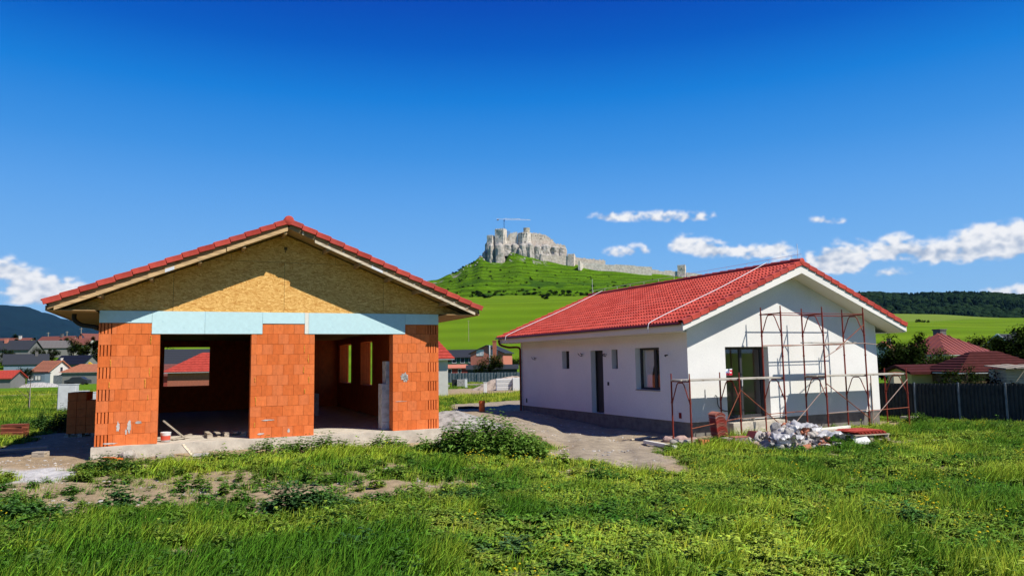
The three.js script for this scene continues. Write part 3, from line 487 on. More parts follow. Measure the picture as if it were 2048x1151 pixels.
  for (let k = 0; k < 4; k++) add('roof_tile_field', rest.filter((q) => q[1] === k).map((q) => q[0]), M.tile[k], roof).userData.kind = 'stuff';
  const verge = merge([metreUV(new RoundedBoxGeometry(rl - 0.012, 0.14, 0.03, 2, 0.008).translate(0, -0.065, 0)), metreUV(new RoundedBoxGeometry(rl + 0.03, 0.026, 0.2, 2, 0.008).translate(0, 0, -0.09))]);
  for (const s of [-1, 1]) for (let i = 0; i < ROWS; i++) { const d = (i + 0.5) * rl, u = C + s * (EAVE - d * Math.cos(ang)); const b = add('verge_tile', verge, M.tile[Math.floor(rt() * 4)], roof); b.position.set(u, T(u), OV + 0.01 + (rt() - 0.5) * 0.006); b.rotation.z = -s * (ang - 0.075); }
  const ridgeG = metreUV(new THREE.CylinderGeometry(0.12, 0.105, 0.44, 12, 1, false, -Math.PI / 2, Math.PI).rotateX(-Math.PI / 2));
  for (let i = 0; i < 31; i++) { const b = add('ridge_tile', ridgeG, M.tile[Math.floor(rt() * 4)], roof); b.position.set(C, TOP - 0.035, OV - 0.2 - i * 0.41); b.rotation.x = 0.03; }
  add('ridge_cap', new THREE.SphereGeometry(0.115, 14, 8).scale(1, 1, 0.2).translate(C, TOP - 0.04, OV + 0.02), M.tile[2], roof);
  // lightning conductor: two straps down the slope, wire on holders along the ridge, air rods
  const cond = add('lightning_wire', [0.75, 10.9].map((t) => tube([V(-0.86, 2.55, -t + 0.02), V(-0.84, 2.8, -t), V(-0.6, T(-0.6) + 0.05, -t), V(C - 2, T(C - 2) + 0.05, -t), V(C, TOP + 0.12, -t)], 0.011, 6, 40)), M.whiteCable, roof);
  add('ridge_wire', pipe(V(C, TOP + 0.2, OV), V(C, TOP + 0.2, BACK + 0.2), 0.006), M.zinc, roof);
  for (let z = OV - 0.4; z > BACK; z -= 1) add('wire_holder', pipe(V(C, TOP + 0.05, z), V(C, TOP + 0.21, z), 0.006), M.zinc, roof);
  add('air_rod', [pipe(V(C, TOP + 0.08, OV - 0.15), V(C, TOP + 0.55, OV - 0.15), 0.008), pipe(V(C, TOP + 0.08, BACK + 0.3), V(C, TOP + 0.75, BACK + 0.3), 0.008)], M.zinc, roof);
  // loose cables, boxes and sockets in the wall
  const curl = (s) => tube([V(0, 0, 0), V(-0.06, 0.02, -0.05), V(-0.13, 0.05, 0.02), V(-0.11, -0.03, 0.09 * s), V(-0.07, -0.06, 0.02), V(-0.14, -0.02, -0.06 * s), V(-0.16, 0.05, -0.12)], 0.012, 5, 30);
  for (const [t, v] of [[9.7, 1.85], [5.95, 1.95], [4.35, 1.92], [11.05, 1.7]]) add('cable_end', curl(t > 5 ? 1 : -1).translate(0, v, -t), M.blackPlastic, H);
  add('cable_end', tube([V(0, 1.86, -0.95), V(-0.12, 1.85, -0.93), V(-0.2, 1.82, -0.78)], 0.018, 6, 10), M.blackPlastic, H);
  add('cable_end', tube([V(1.0, 0.62, 0), V(1.0, 0.6, 0.06), V(1.06, 0.3, 0.05), V(1.25, 0.16, 0.04), V(1.42, 0.13, 0.05)], 0.014, 6, 20), M.blackPlastic, H);
  add('junction_box', box(-0.012, 0.01, -0.05, 0.12, -0.5, -0.38, 0.004), mat(0.2, 0.015, 0.015, { roughness: 0.6 }), H);
  add('socket_box', box(-0.012, 0.01, 0.85, 0.97, -4.36, -4.26, 0.004), M.blackPlastic, H); add('socket_box', box(-0.012, 0.01, -0.02, 0.16, -10.7, -10.6, 0.004), M.blackPlastic, H);
  add('socket_box', new THREE.CylinderGeometry(0.04, 0.04, 0.02, 12).rotateX(Math.PI / 2).translate(3.75, 0.55, 0.004), M.blackPlastic, H);
  add('drain_pipe', [pipe(V(2.35, -0.8, 0.12), V(2.35, -0.18, 0.12), 0.035, 0.035, 10), pipe(V(2.35, -0.18, 0.12), V(2.35, -0.1, 0.12), 0.05, 0.05, 10)], M.plinth, H);
  // bare concrete apron and a tube clamped at the right corner
  add('corner_pipe', pipe(V(7.78, -0.7, 0.1), V(7.78, 1.1, 0.1), 0.02, 0.02, 6), M.tubeGrey, H);
  add('step', box(1.3, 3.5, -1.0, -0.2, 0.002, 0.4, 0.01), M.concrete, H);

  // ---------------------------------------------------------------- scaffold in front of the gable: one braced frame
  const S = thing('scaffold', 'rusty red frame scaffold with grey planks against the white gable', 'scaffold', [BX, 0, BZ], BTURN);
  const FR = [-0.95, 0.85, 2.6, 4.35, 6.2, 8.1], zi = 0.4, zo = 1.2, DECK = 1.14, rr = 0.0245;
  const groundAt = (s, z) => { const c = Math.cos(BTURN), sn = Math.sin(BTURN); return terrain(BX + s * c + z * sn, BZ - s * sn + z * c); };
  const frame = (s, y0, y1, up) => {
    for (const z of [zi, zo]) { const dx = 0; const b = up ? y0 : groundAt(s, z) - 0.02; const p = add('post', [pipe(V(s + dx, b, z), V(s, y1, z), rr), pipe(V(s, y1, z), V(s, y1 + 0.16, z), 0.018), pipe(V(s, lerp(b, y1, 0.62), z), V(s, lerp(b, y1, 0.62) + 0.05, z), rr + 0.008), pipe(V(s, lerp(b, y1, 0.3), z), V(s, lerp(b, y1, 0.3) + 0.04, z), rr + 0.008)], M.scaffold, S); if (!up) add('base_plate', box(s - 0.07, s + 0.07, b - 0.02, b + 0.02, z - 0.07, z + 0.07), M.scaffold, p); }
    const tr = add('transom', pipe(V(s, y1 - 0.06, zi), V(s, y1 - 0.06, zo), 0.02), M.scaffold, S);
    const k = [V(s, y1 - 0.7, zi), V(s, y1 - 0.16, zi + 0.24), V(s, y1 - 0.1, zi + 0.3), V(s, y1 - 0.1, zo - 0.3), V(s, y1 - 0.16, zo - 0.24), V(s, y1 - 0.7, zo)];
    add('arch_brace', [0, 1, 2, 3, 4].map((i) => pipe(k[i], k[i + 1], 0.016, 0.016, 6)), M.scaffold, tr);
  };
  FR.forEach((s, i) => { frame(s, 0, DECK + 0.02, false); if (i > 1 && i < 5) frame(s, DECK + 0.02, 3.12, true); });
  const boards = (s0, s1, y, zs, m = M.deck) => zs.forEach(([z0, z1], i) => add('deck_plank', box(s0 - 0.06 - 0.03 * (i % 2), s1 + 0.06, y, y + 0.045, z0, z1, 0.006), m, S));
  boards(FR[0], FR[1], DECK - 0.035, [[0.44, 0.68], [0.7, 0.94], [0.96, 1.16]]); boards(FR[1] + 0.14, FR[2], DECK - 0.035, [[0.44, 0.68], [0.7, 0.94], [0.96, 1.16]]);
  boards(FR[3], FR[4], DECK - 0.035, [[0.44, 0.68], [0.7, 0.94], [0.96, 1.16]]); boards(FR[4] + 0.14, FR[5], DECK - 0.035, [[0.44, 0.68], [0.7, 0.94], [0.96, 1.16]]);
  const rail = (s0, s1, y0, y1, z, m = M.tubeGrey, r = 0.014) => add('guard_rail', pipe(V(s0, y0, z), V(s1, y1, z), r), m, S);
  rail(FR[2], FR[3], 2.06, 2.12, zo + 0.03); rail(FR[3], FR[4], 2.12, 2.14, zo + 0.03); rail(FR[4], FR[4] + 0.55, 2.13, 2.1, zo + 0.03); rail(FR[2], FR[4], 2.1, 2.12, zi, M.scaffoldOld); rail(FR[2] - 0.05, FR[4], 3.06, 3.06, zi, M.scaffold);
  rail(FR[2], FR[4] , 3.06, 3.08, zo, M.scaffold, 0.01);
  add('deck_plank', box(FR[3] - 0.5, FR[4], 2.16, 2.19, 0.75, 0.9, 0.004), M.deck, S);
  const y0 = -0.12; for (let i = 0; i < 5; i++) rail(FR[i], FR[i + 1], i ? y0 + 0.12 : y0 - 0.06, y0 + 0.15, i === 2 ? zi : zo + 0.02, i % 2 ? M.tubeGrey : M.scaffoldOld, 0.013);
  const diag = (s0, v0, s1, v1, z = zo + 0.035, m = M.scaffoldOld) => add('diagonal_brace', pipe(V(s0, v0, z), V(s1, v1, z), 0.014), m, S);
  diag(FR[1], 0.8, 0.12, -0.3); diag(FR[1], 0.82, FR[2], -0.42); diag(FR[3], 0.86, FR[2] + 0.1, -0.4, zo + 0.035, M.tubeGrey); diag(FR[3], 0.9, FR[4], -0.25); diag(FR[5], 0.95, FR[4] + 0.12, -0.3, zo + 0.035, M.tubeGrey); diag(FR[4], 2.75, FR[3] + 0.5, 1.95, zo + 0.03); diag(FR[4] - 0.95, 2.1, FR[3] + 0.02, 1.72, zo + 0.03, M.tubeGrey);
}

// ------------------------------------------------------------------ hills: the castle hill, the wooded ridge, the far mountains
const CD = 1450;   // distance of the castle
const RIDGE = [[300, 690], [560, 640], [780, 590], [868, 560], [905, 547], [940, 528], [963, 513], [976, 522], [1008, 523], [1022, 503], [1038, 505], [1050, 509], [1062, 511], [1075, 516], [1088, 519], [1140, 528.5], [1210, 538], [1310, 547], [1375, 553], [1450, 570], [1600, 605], [1760, 640], [2000, 670]];
const BROW = RIDGE.filter(([p]) => p < 965 || p > 1030).concat([[1000, 516]]).sort((a, b) => a[0] - b[0]);   // the slope below, without the notch of the rock
const ridgeH = (px, r) => lerp(at(px, table(BROW, px), CD).y - 4, at(px, table(RIDGE, px), CD).y, smooth(1400, 1438, r));
function castleHill(x, z) {
  const r = -z, px = 1024 + FOC * x / r, base = terrain(x, z); const top = ridgeH(px, r);
  const e0 = (base - 2) / r, e1 = top / CD, t = clamp((r - 860) / (CD - 860)), e = r < CD ? lerp(e0, e1, Math.pow(t, 0.9)) : lerp(e1, e0, smooth(CD, 2300, r));
  return e * r + (fbm(x * 0.02 + 7, z * 0.02, 4) - 0.5) * 7 * smooth(860, 960, r) * (1 - smooth(1250, 1400, r));
}
function sheet(p0, p1, np, r0, r1, nr, hf, cf, curve = 1) {   // ground over a range of bearings and distances
  const pos = [], col = [], uv = [], idx = [];
  for (let i = 0; i <= nr; i++) for (let j = 0; j <= np; j++) { const r = lerp(r0, r1, Math.pow(i / nr, curve)), p = lerp(p0, p1, j / np), x = (p - 1024) / FOC * r, z = -r; pos.push(x, hf(x, z), z); col.push(...cf(x, z, r, p)); uv.push(x * 0.02, z * 0.02); }
  for (let i = 0; i < nr; i++) for (let j = 0; j < np; j++) { const a = i * (np + 1) + j, b = a + 1, c = a + np + 1, d = c + 1; idx.push(a, b, c, b, d, c); }
  const g = new THREE.BufferGeometry(); g.setAttribute('position', new THREE.Float32BufferAttribute(pos, 3)); g.setAttribute('color', new THREE.Float32BufferAttribute(col, 3)); g.setAttribute('uv', new THREE.Float32BufferAttribute(uv, 2)); g.setIndex(idx); g.computeVertexNormals(); return g;
}
const tTurf = grain(14, 0.6, 0.6, 0.92);
structure('castle_hill', sheet(420, 1900, 420, 850, 2350, 190, (x, z) => castleHill(x, z) + 0.4, (x, z, r, p) => {
  const n = fbm(x * 0.03, z * 0.03, 4), m = fbm(x * 0.11 + 8, z * 0.05, 4), ter = 0.5 + 0.5 * Math.sin(castleHill(x, z) * 0.55 + n * 6);
  let c = [lerp(0.075, 0.14, n * 0.6 + m * 0.4), lerp(0.185, 0.265, n * 0.6 + m * 0.4), 0.004 + 0.006 * m].map((v) => v * lerp(0.66, 1.2, ter));
  const scrub = smooth(0.5, 0.62, fbm(x * 0.03 + 70, z * 0.014 + 20, 4)) * smooth(1330, 950, r) * smooth(855, 880, r); c = c.map((v, i) => lerp(v, [0.035, 0.095, 0.012][i], scrub * 0.85));
  const rock = smooth(0.62, 0.7, fbm(x * 0.09 + 3, z * 0.09 + 8, 4)) * smooth(60, 10, Math.abs(r - CD + 20)) * smooth(1110, 1080, p) ; c = c.map((v, i) => lerp(v, [0.33, 0.31, 0.27][i], rock)); return c;
}, 0.8), new THREE.MeshPhysicalMaterial({ specularIntensity: 0.05, vertexColors: true, map: tTurf, bumpMap: tRelief, bumpScale: 1.5, roughness: 1 }));

// far mountains in the haze on the left
const MOUNT = [[-1200, 660], [-700, 630], [-350, 598], [-120, 606], [0, 612], [50, 617], [85, 628], [125, 640], [165, 650], [220, 664], [330, 672], [520, 690], [700, 705]];
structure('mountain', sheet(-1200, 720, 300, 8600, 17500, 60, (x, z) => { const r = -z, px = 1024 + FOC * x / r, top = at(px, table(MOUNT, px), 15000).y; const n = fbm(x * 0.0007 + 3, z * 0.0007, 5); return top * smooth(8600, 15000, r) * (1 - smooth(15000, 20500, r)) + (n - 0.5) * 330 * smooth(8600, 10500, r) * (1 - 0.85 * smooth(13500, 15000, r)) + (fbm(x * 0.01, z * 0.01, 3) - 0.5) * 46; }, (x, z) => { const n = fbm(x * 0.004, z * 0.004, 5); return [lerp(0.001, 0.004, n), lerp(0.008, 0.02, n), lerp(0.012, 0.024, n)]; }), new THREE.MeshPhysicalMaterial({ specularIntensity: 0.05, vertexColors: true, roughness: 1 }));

// wooded ridge on the right
const WOOD = [[1300, 650], [1500, 625], [1650, 606], [1745, 600], [1820, 604], [1870, 602], [1950, 600], [2048, 606], [2200, 606], [2500, 625], [3200, 660]];
const woodH = (x, z) => { const r = -z, px = 1024 + FOC * x / r, top = at(px, table(WOOD, px), 2300).y, b = terrain(x, z); return b + (top - terrain(x / r * 2300, -2300)) * smooth(1150, 2300, r) * (1 - smooth(2330, 3400, r)) + (fbm(x * 0.008, z * 0.008, 3) - 0.5) * 16 * smooth(1150, 1400, r); };
structure('wooded_hill', sheet(1250, 3300, 160, 1120, 3400, 60, (x, z) => woodH(x, z) + 0.5, (x, z, r, p) => { const n = fbm(x * 0.01, z * 0.01, 4); return r < 1330 + (fbm(x * 0.004, 3, 2) - 0.5) * 200 ? [lerp(0.12, 0.2, n), lerp(0.24, 0.31, n), 0.03] : [lerp(0.02, 0.04, n), lerp(0.045, 0.07, n), 0.015]; }), new THREE.MeshPhysicalMaterial({ specularIntensity: 0.05, vertexColors: true, map: tTurf, roughness: 1 }));
{
  const r = rng(31), conifer = jitter(merge([new THREE.ConeGeometry(0.34, 0.62, 7, 2).translate(0, 0.4, 0), new THREE.ConeGeometry(0.24, 0.5, 7, 2).translate(0, 0.75, 0)]), 0.05, 7), round = jitter(new THREE.IcosahedronGeometry(0.42, 2).scale(1, 1.1, 1).translate(0, 0.5, 0), 0.09, 5);
  const spots = [[], []];
  for (let k = 0; k < 30000 && spots[0].length + spots[1].length < 15000; k++) {
    const d = lerp(1260, 2420, Math.pow(r(), 0.8)), p = lerp(1560, 2480, r()), x = (p - 1024) / FOC * d, z = -d;
    const edge = 1330 + table([[1600, -30], [1800, -10], [1900, 30], [1980, 90], [2100, 60], [2400, 0]], p) + (fbm(x * 0.006 + 9, z * 0.006, 3) - 0.5) * 160; if (d < edge) continue;
    spots[fbm(x * 0.006 + 50, z * 0.006, 3) + (r() - 0.5) * 0.3 > 0.5 ? 0 : 1].push([x, z, lerp(13, 22, r()), r()]);
  }
  [conifer, round].forEach((g, i) => {
    const im = new THREE.InstancedMesh(g, mat(1, 1, 1, { roughness: 1, specularIntensity: 0.05 }), spots[i].length), m = new THREE.Matrix4(), c = new THREE.Color();
    spots[i].forEach(([x, z, h, q], k) => { m.compose(V(x, woodH(x, z) - 1, z), new THREE.Quaternion().setFromAxisAngle(V(0, 1, 0), q * 6.28), V(h * (i ? 1.05 : 0.95), h, h * (i ? 1.05 : 0.95))); im.setMatrixAt(k, m); const t = ((q * 7.3) % 1); i ? c.setRGB(lerp(0.007, 0.017, t), lerp(0.019, 0.036, t), lerp(0.01, 0.015, t)) : c.setRGB(lerp(0.003, 0.008, t), lerp(0.011, 0.022, t), lerp(0.01, 0.016, t)); im.setColorAt(k, c); });
    im.name = i ? 'broadleaf_forest' : 'conifer_forest'; tag(im, i ? 'mid green broadleaf woodland covering the right hand ridge' : 'dark green conifer forest covering the right hand ridge', 'forest', null, 'stuff'); scene.add(im);
  });
}

// ------------------------------------------------------------------ the castle ruin on its rock, and the crane behind it
{
  const B = at(1055, 505, CD), C = thing('castle_ruin', 'pale grey stone castle ruin on a rock crowning the green hill', 'castle', B);
  const L = (px, py, dz = 0) => { const v = at(px, py, CD - dz); return [v.x - B.x, v.y - B.y]; };
  const tStone = texture(512, (u, v) => { const n = fbm(u * 7, v * 9, 5, 256), st = fbm(u * 30, v * 4 + 50, 4, 256), f = noise2(u * 256, v * 256), bl = smooth(0.5, 0.72, fbm(u * 4 + 30, v * 5, 4, 256)); const k = 0.95 + (n - 0.5) * 0.42 + (st - 0.5) * 0.2 + (f - 0.5) * 0.15; return [k, k * 0.985 - bl * 0.02, k * 0.96 - bl * 0.03]; });
  tStone.repeat.set(0.045, 0.045);
  const tStoneR = relief(20, 0.4); tStoneR.repeat.set(0.06, 0.06);
  const stone = mat(0.68, 0.64, 0.59, { map: tStone, bumpMap: tStoneR, bumpScale: 0.5, roughness: 1 }), warm = mat(0.74, 0.65, 0.575, { map: tStone, bumpMap: tStoneR, bumpScale: 0.5, roughness: 1 }), cliffM = mat(0.5, 0.48, 0.455, { map: tStone, bumpMap: tStoneR, bumpScale: 1, roughness: 1 }), dark = mat(0.05, 0.045, 0.04), newer = mat(0.5, 0.47, 0.37, { map: tStone, roughness: 1 });
  // rock: columns split by clefts
  const cliff = add('cliff', [[]].map(() => new THREE.BoxGeometry(1, 1, 1).translate(-40, -20, -30)), cliffM, C); cliff.geometry = jitter(new THREE.BoxGeometry(150, 36, 60, 60, 20, 20).translate(-5, 0, -42), 7, 0.07);
  metreApply(cliff);
  function metreApply(m) { m.geometry = metreUV(m.geometry); m.geometry.computeVertexNormals(); }
  const rock = (px, top, bot, w, d, dz, seed, lean = 0) => {
    const [x, y1] = L(px, top, dz), [, y0] = L(px, bot, dz), h = y1 - y0 + 8; let g = new THREE.CylinderGeometry(0.42, 0.55, 1, 22, 26); const p = g.attributes.position;
    for (let i = 0; i < p.count; i++) { const a = Math.atan2(p.getZ(i), p.getX(i)), y = p.getY(i), cap = smooth(0.5, 0.36, y) * 0.5 + 0.5; const n = 0.62 + 0.75 * fbm3(Math.cos(a) * 2.2 + seed, y * 2.6, Math.sin(a) * 2.2 + seed, 4) + 0.16 * (fbm3(Math.cos(a) * 7 + seed, y * 2.0, Math.sin(a) * 7, 3) - 0.5); p.setXYZ(i, p.getX(i) * n * w * cap + lean * (y + 0.5) * w + x, (y - 0.5 + (p.getX(i) || p.getZ(i) ? 0 : 0.04)) * h + y1, p.getZ(i) * n * d * cap + dz); }
    add('rock_column', metreUV(g), cliffM, cliff).geometry.computeVertexNormals();
  };
  rock(981.5, 487, 524, 14, 20, 6, 1); rock(999, 486, 526, 21, 26, 10, 2); rock(976, 484, 512, 13, 24, -12, 3); rock(968, 502, 524, 12, 18, -4, 4, 0.2); rock(1014, 488, 506, 22, 26, 0, 5); rock(1029, 487, 505, 18, 24, 0, 6); rock(1046, 487, 512, 17, 22, 8, 7); rock(1059, 486, 512, 18, 22, 8, 8); rock(1074, 490, 517, 20, 24, 2, 9); rock(1090, 489, 514, 26, 26, -2, 10); rock(1108, 492, 513, 26, 24, -4, 11); rock(1122, 493, 512, 22, 22, -6, 12); rock(989, 500, 524, 10, 16, 2, 13); rock(1040, 496, 511, 10, 14, 12, 14); rock(962, 512, 527, 10, 14, 2, 15); rock(1083, 506, 520, 12, 16, 10, 16);
  const teeth = (pts, x0, x1, y0, y1, n, r) => { for (let i = 0; i < n; i++) { const a = lerp(x0, x1, i / n), b = lerp(x0, x1, (i + 0.55) / n), ya = lerp(y0, y1, i / n), yb = lerp(y0, y1, (i + 0.55) / n), h = r() < 0.2 ? 0.3 : lerp(1.2, 2.2, r()); pts.push([a, ya], [a, ya + h], [b, yb + h * lerp(0.7, 1, r())], [b, yb]); } };
  const rt = rng(4);
  // a curtain wall: battlements on top, windows as deep holes
  const curtain = (name, top, bot, dz, thick, n, m, holes = []) => {
    const pts = []; const tp = top.map(([a, b]) => L(a, b, dz)), bp = bot.map(([a, b]) => L(a, b + 3, dz));
    for (let i = 0; i < tp.length - 1; i++) { const k = Math.max(1, Math.round(n * (tp[i + 1][0] - tp[i][0]) / (tp[tp.length - 1][0] - tp[0][0]))); teeth(pts, tp[i][0], tp[i + 1][0], tp[i][1], tp[i + 1][1], k, rt); } pts.push(tp[tp.length - 1]);
    for (const b of bp) pts.push(b);
    const hs = holes.map(([px, py, w, h]) => { const [x, y] = L(px, py, dz); return [x - w / 2, x + w / 2, y - h / 2, y + h / 2]; });
    const wl = add(name, poly(pts, dz - thick, dz, hs), m, C);
    for (const [x0, x1, y0, y1] of hs) add('window', box(x0 - 0.3, x1 + 0.3, y0 - 0.3, y1 + 0.3, dz - thick * 0.6, dz - 1.6), dark, wl); return wl;
  };
  const tower = (name, px, top, bot, w, d, dz, turn, m, holes = [], merlons = 5) => {
    const [x, y1] = L(px, top, dz), [, y0] = L(px, bot, dz), g = [jitter(metreUV(new THREE.BoxGeometry(w, y1 - y0 + 4, d, 8, 10, 8)).translate(0, -(y1 - y0) / 2 - 2, 0), 0.5, 0.2)];
    const t = add(name, g, m, C); t.position.set(x, y1, dz - d / 2); t.rotation.y = turn;
    for (const s of [-1, 1]) for (let i = 0; i < merlons; i++) { const q = (i + 0.5) / merlons - 0.5; add('merlon', metreUV(new THREE.BoxGeometry(w / merlons * 0.6, lerp(1.2, 2.2, rt()), 1.6)).translate(q * w, 0.7, s * (d / 2 - 0.8)), m, t); if (i && i < merlons - 1) add('merlon', metreUV(new THREE.BoxGeometry(1.6, lerp(1.2, 2.2, rt()), d / merlons * 0.6)).translate(s * (w / 2 - 0.8), 0.7, q * d), m, t); }
    for (const [hx, hy, hw, hh] of holes) add('window', box(hx - hw / 2, hx + hw / 2, hy - hh / 2, hy + hh / 2, d / 2 - 1, d / 2 + 0.62), dark, t); return t;
  };
  tower('keep', 1001.5, 458, 490, 19, 17, 4, -0.42, stone, [[-4, -4, 1.2, 2.2], [0.5, -4, 1.2, 2.2], [4.6, -4.2, 1.2, 2], [3, -14, 1, 2]]);
  tower('gate_tower', 981.5, 471, 492, 12, 14, 0, -0.4, stone, [[1, -6, 1, 2]], 4);
  curtain('curtain_wall', [[1012, 478], [1020, 467], [1035, 464]], [[1035, 488], [1012, 490]], -6, 8, 7, stone, [[1017, 480, 1.2, 2], [1026, 475, 1.2, 2.2]]);
  { // polygonal bastion
    const [x, y1] = L(1049.5, 464.5, 4), [, y0] = L(1049.5, 492, 4); const g = new THREE.CylinderGeometry(14.2, 15.2, y1 - y0, 9, 6); const b = add('bastion', metreUV(jitter(g.translate(0, -(y1 - y0) / 2, 0), 0.4, 0.2)), stone, C); b.position.set(x, y1, -10); b.rotation.y = 0.35; b.geometry.computeVertexNormals();
    for (const [a, v, h] of [[-0.42, -3, 2.4], [-0.1, -2.8, 2.6], [0.3, -3, 2.6], [-0.15, -8, 1.5], [0.2, -8, 1.5], [0.05, -19, 2.4]]) { const q = a - 0.35; add('window', new THREE.BoxGeometry(1.7, h, 1.6).rotateY(q).translate(Math.sin(q) * 14, v, Math.cos(q) * 14), dark, b); }
    for (let i = 0; i < 20; i++) add('merlon', metreUV(new THREE.BoxGeometry(2.4, lerp(0.6, 1.6, rt()), 1.4)).rotateY(i / 20 * 6.283).translate(Math.sin(i / 20 * 6.283) * 13, 0.4, Math.cos(i / 20 * 6.283) * 13), stone, b);
  }
  { const [x, y1] = L(1053.5, 454, -10), [, y0] = L(1053.5, 470, -10); const g = metreUV(new THREE.CylinderGeometry(6.6, 6.7, y1 - y0, 22, 3)); g.computeVertexNormals(); const t = add('round_tower', g, newer, C); t.position.set(x, (y0 + y1) / 2, -24); add('parapet', metreUV(new THREE.CylinderGeometry(6.9, 6.9, 1.1, 22)).translate(0, (y1 - y0) / 2, 0), newer, t); add('window', box(-0.6, 0.6, -1, 1, 5.9, 6.85), dark, t); }
  curtain('palace_wall', [[1063, 466], [1078, 467], [1090, 470], [1099, 476], [1110, 486], [1114, 492]], [[1114, 500], [1063, 500]], -4, 12, 16, warm, [[1071, 471, 1.6, 2.4], [1076, 470, 1.3, 2], [1080, 471, 1.2, 1.8], [1084, 472, 1.2, 2], [1082, 477, 2, 2.6], [1089, 474, 1.2, 2]]);
  curtain('lower_wall', [[1086, 487], [1108, 487], [1120, 489], [1130, 490], [1134, 500]], [[1134, 512], [1086, 512]], 2, 10, 9, warm, [[1096, 492, 1.2, 2], [1110, 494, 1.4, 2.2]]);
  tower('gatehouse', 1079.5, 501, 518, 15, 12, 12, 0.15, stone, [[-2, -5, 1.2, 2]], 4);
  add('chimney_stack', box(0, 2.2, 0, 5, 0, 2).translate(L(1104, 480)[0], L(1104, 482)[1], -8), newer, C);
  curtain('outer_wall', [[1086, 511], [1110, 511], [1137, 511.5]], [[1137, 530], [1110, 526], [1086, 520]], 16, 5, 4, warm); 
  tower('wall_tower', 1143, 508.5, 529, 13, 12, 20, -0.3, warm, [], 4);
  curtain('outer_wall', [[1149, 514], [1180, 518], [1211, 521]], [[1211, 530], [1149, 530]], -8, 5, 10, warm);
  { const m = curtain('outer_wall', [[1163, 526.5], [1230, 529.5], [1304, 533.5]], [[1304, 549], [1230, 543.5], [1163, 539]], 24, 5, 2, stone); add('return_wall', poly([[-40, -14], [0, -14], [0, 2], [-40, 4]], 0, 4).rotateY(Math.PI / 2 - 0.25).translate(L(1163, 528, 24)[0] , L(1163, 528, 24)[1] - 2, 20).rotateY(0), stone, m); }
  curtain('outer_wall', [[1303, 540], [1330, 542.5], [1357, 542]], [[1357, 556], [1303, 552]], 8, 4, 1, stone);
  tower('end_tower', 1365, 530.5, 556, 15, 15, 14, -0.35, warm, [[1, -6, 1, 2]], 4);
  curtain('outer_wall', [[1374, 546], [1430, 552], [1500, 564]], [[1500, 580], [1430, 566], [1374, 557]], 10, 4, 2, stone);
  // repair scaffold on the keep
  const sc = []; for (let i = 0; i < 5; i++) sc.push(pipe(V(...L(1014 + i * 1.4, 480), 6), V(...L(1014 + i * 1.4, 462), 6), 0.25, 0.25, 5)); for (let i = 0; i < 6; i++) sc.push(pipe(V(...L(1013.5, 464 + i * 3), 6), V(...L(1020.5, 464 + i * 3), 6), 0.25, 0.25, 5)); add('repair_scaffold', sc, mat(0.2, 0.17, 0.15), C);

  const K = thing('tower_crane', 'slim tower crane with white jib rising behind the castle keep', 'crane', at(1009, 475, CD + 40)); const o = K.position, q = (px, py) => { const v = at(px, py, CD + 40); return V(v.x - o.x, v.y - o.y, 0); };
  const steel = mat(0.05, 0.12, 0.3, { roughness: 0.6 }), whiteSteel = mat(0.72, 0.72, 0.76, { roughness: 0.6 });
  add('mast', [-1, 1].flatMap((s) => [-1, 1].map((t) => pipe(q(1009, 490).add(V(s * 0.9, 0, t * 0.9)), q(1008, 440).add(V(s * 0.9, 0, t * 0.9)), 0.28, 0.28, 5))).concat([...Array(14).keys()].map((i) => bar(q(1009, 489 - i * 3.5).add(V(i % 2 ? 0.9 : -0.9, 0, 0.9)), q(1009, 485.5 - i * 3.5).add(V(i % 2 ? -0.9 : 0.9, 0, 0.9)), 0.22))), steel, K);
  add('jib', [bar(q(1008, 439.5), q(1062, 440), 0.5), bar(q(1010, 436.5), q(1060, 439), 0.4), ...[...Array(18).keys()].map((i) => bar(q(1010 + i * 2.8, 439.5), q(1011.4 + i * 2.8, 437 + i * 0.12), 0.28)), bar(q(1006, 437), q(1040, 437.2), 0.6)], whiteSteel, K);
  add('counter_jib', [bar(q(1008, 438.5), q(993, 437), 0.6)], whiteSteel, K); add('counterweight', box(-2, 2, -1.6, 0.6, -1, 1).translate(...q(995.5, 439).toArray()), mat(0.18, 0.17, 0.2), K); add('cab', box(-1.2, 1.2, -2, 0.8, -1, 1).translate(...q(1008.5, 440).toArray()), steel, K);
}

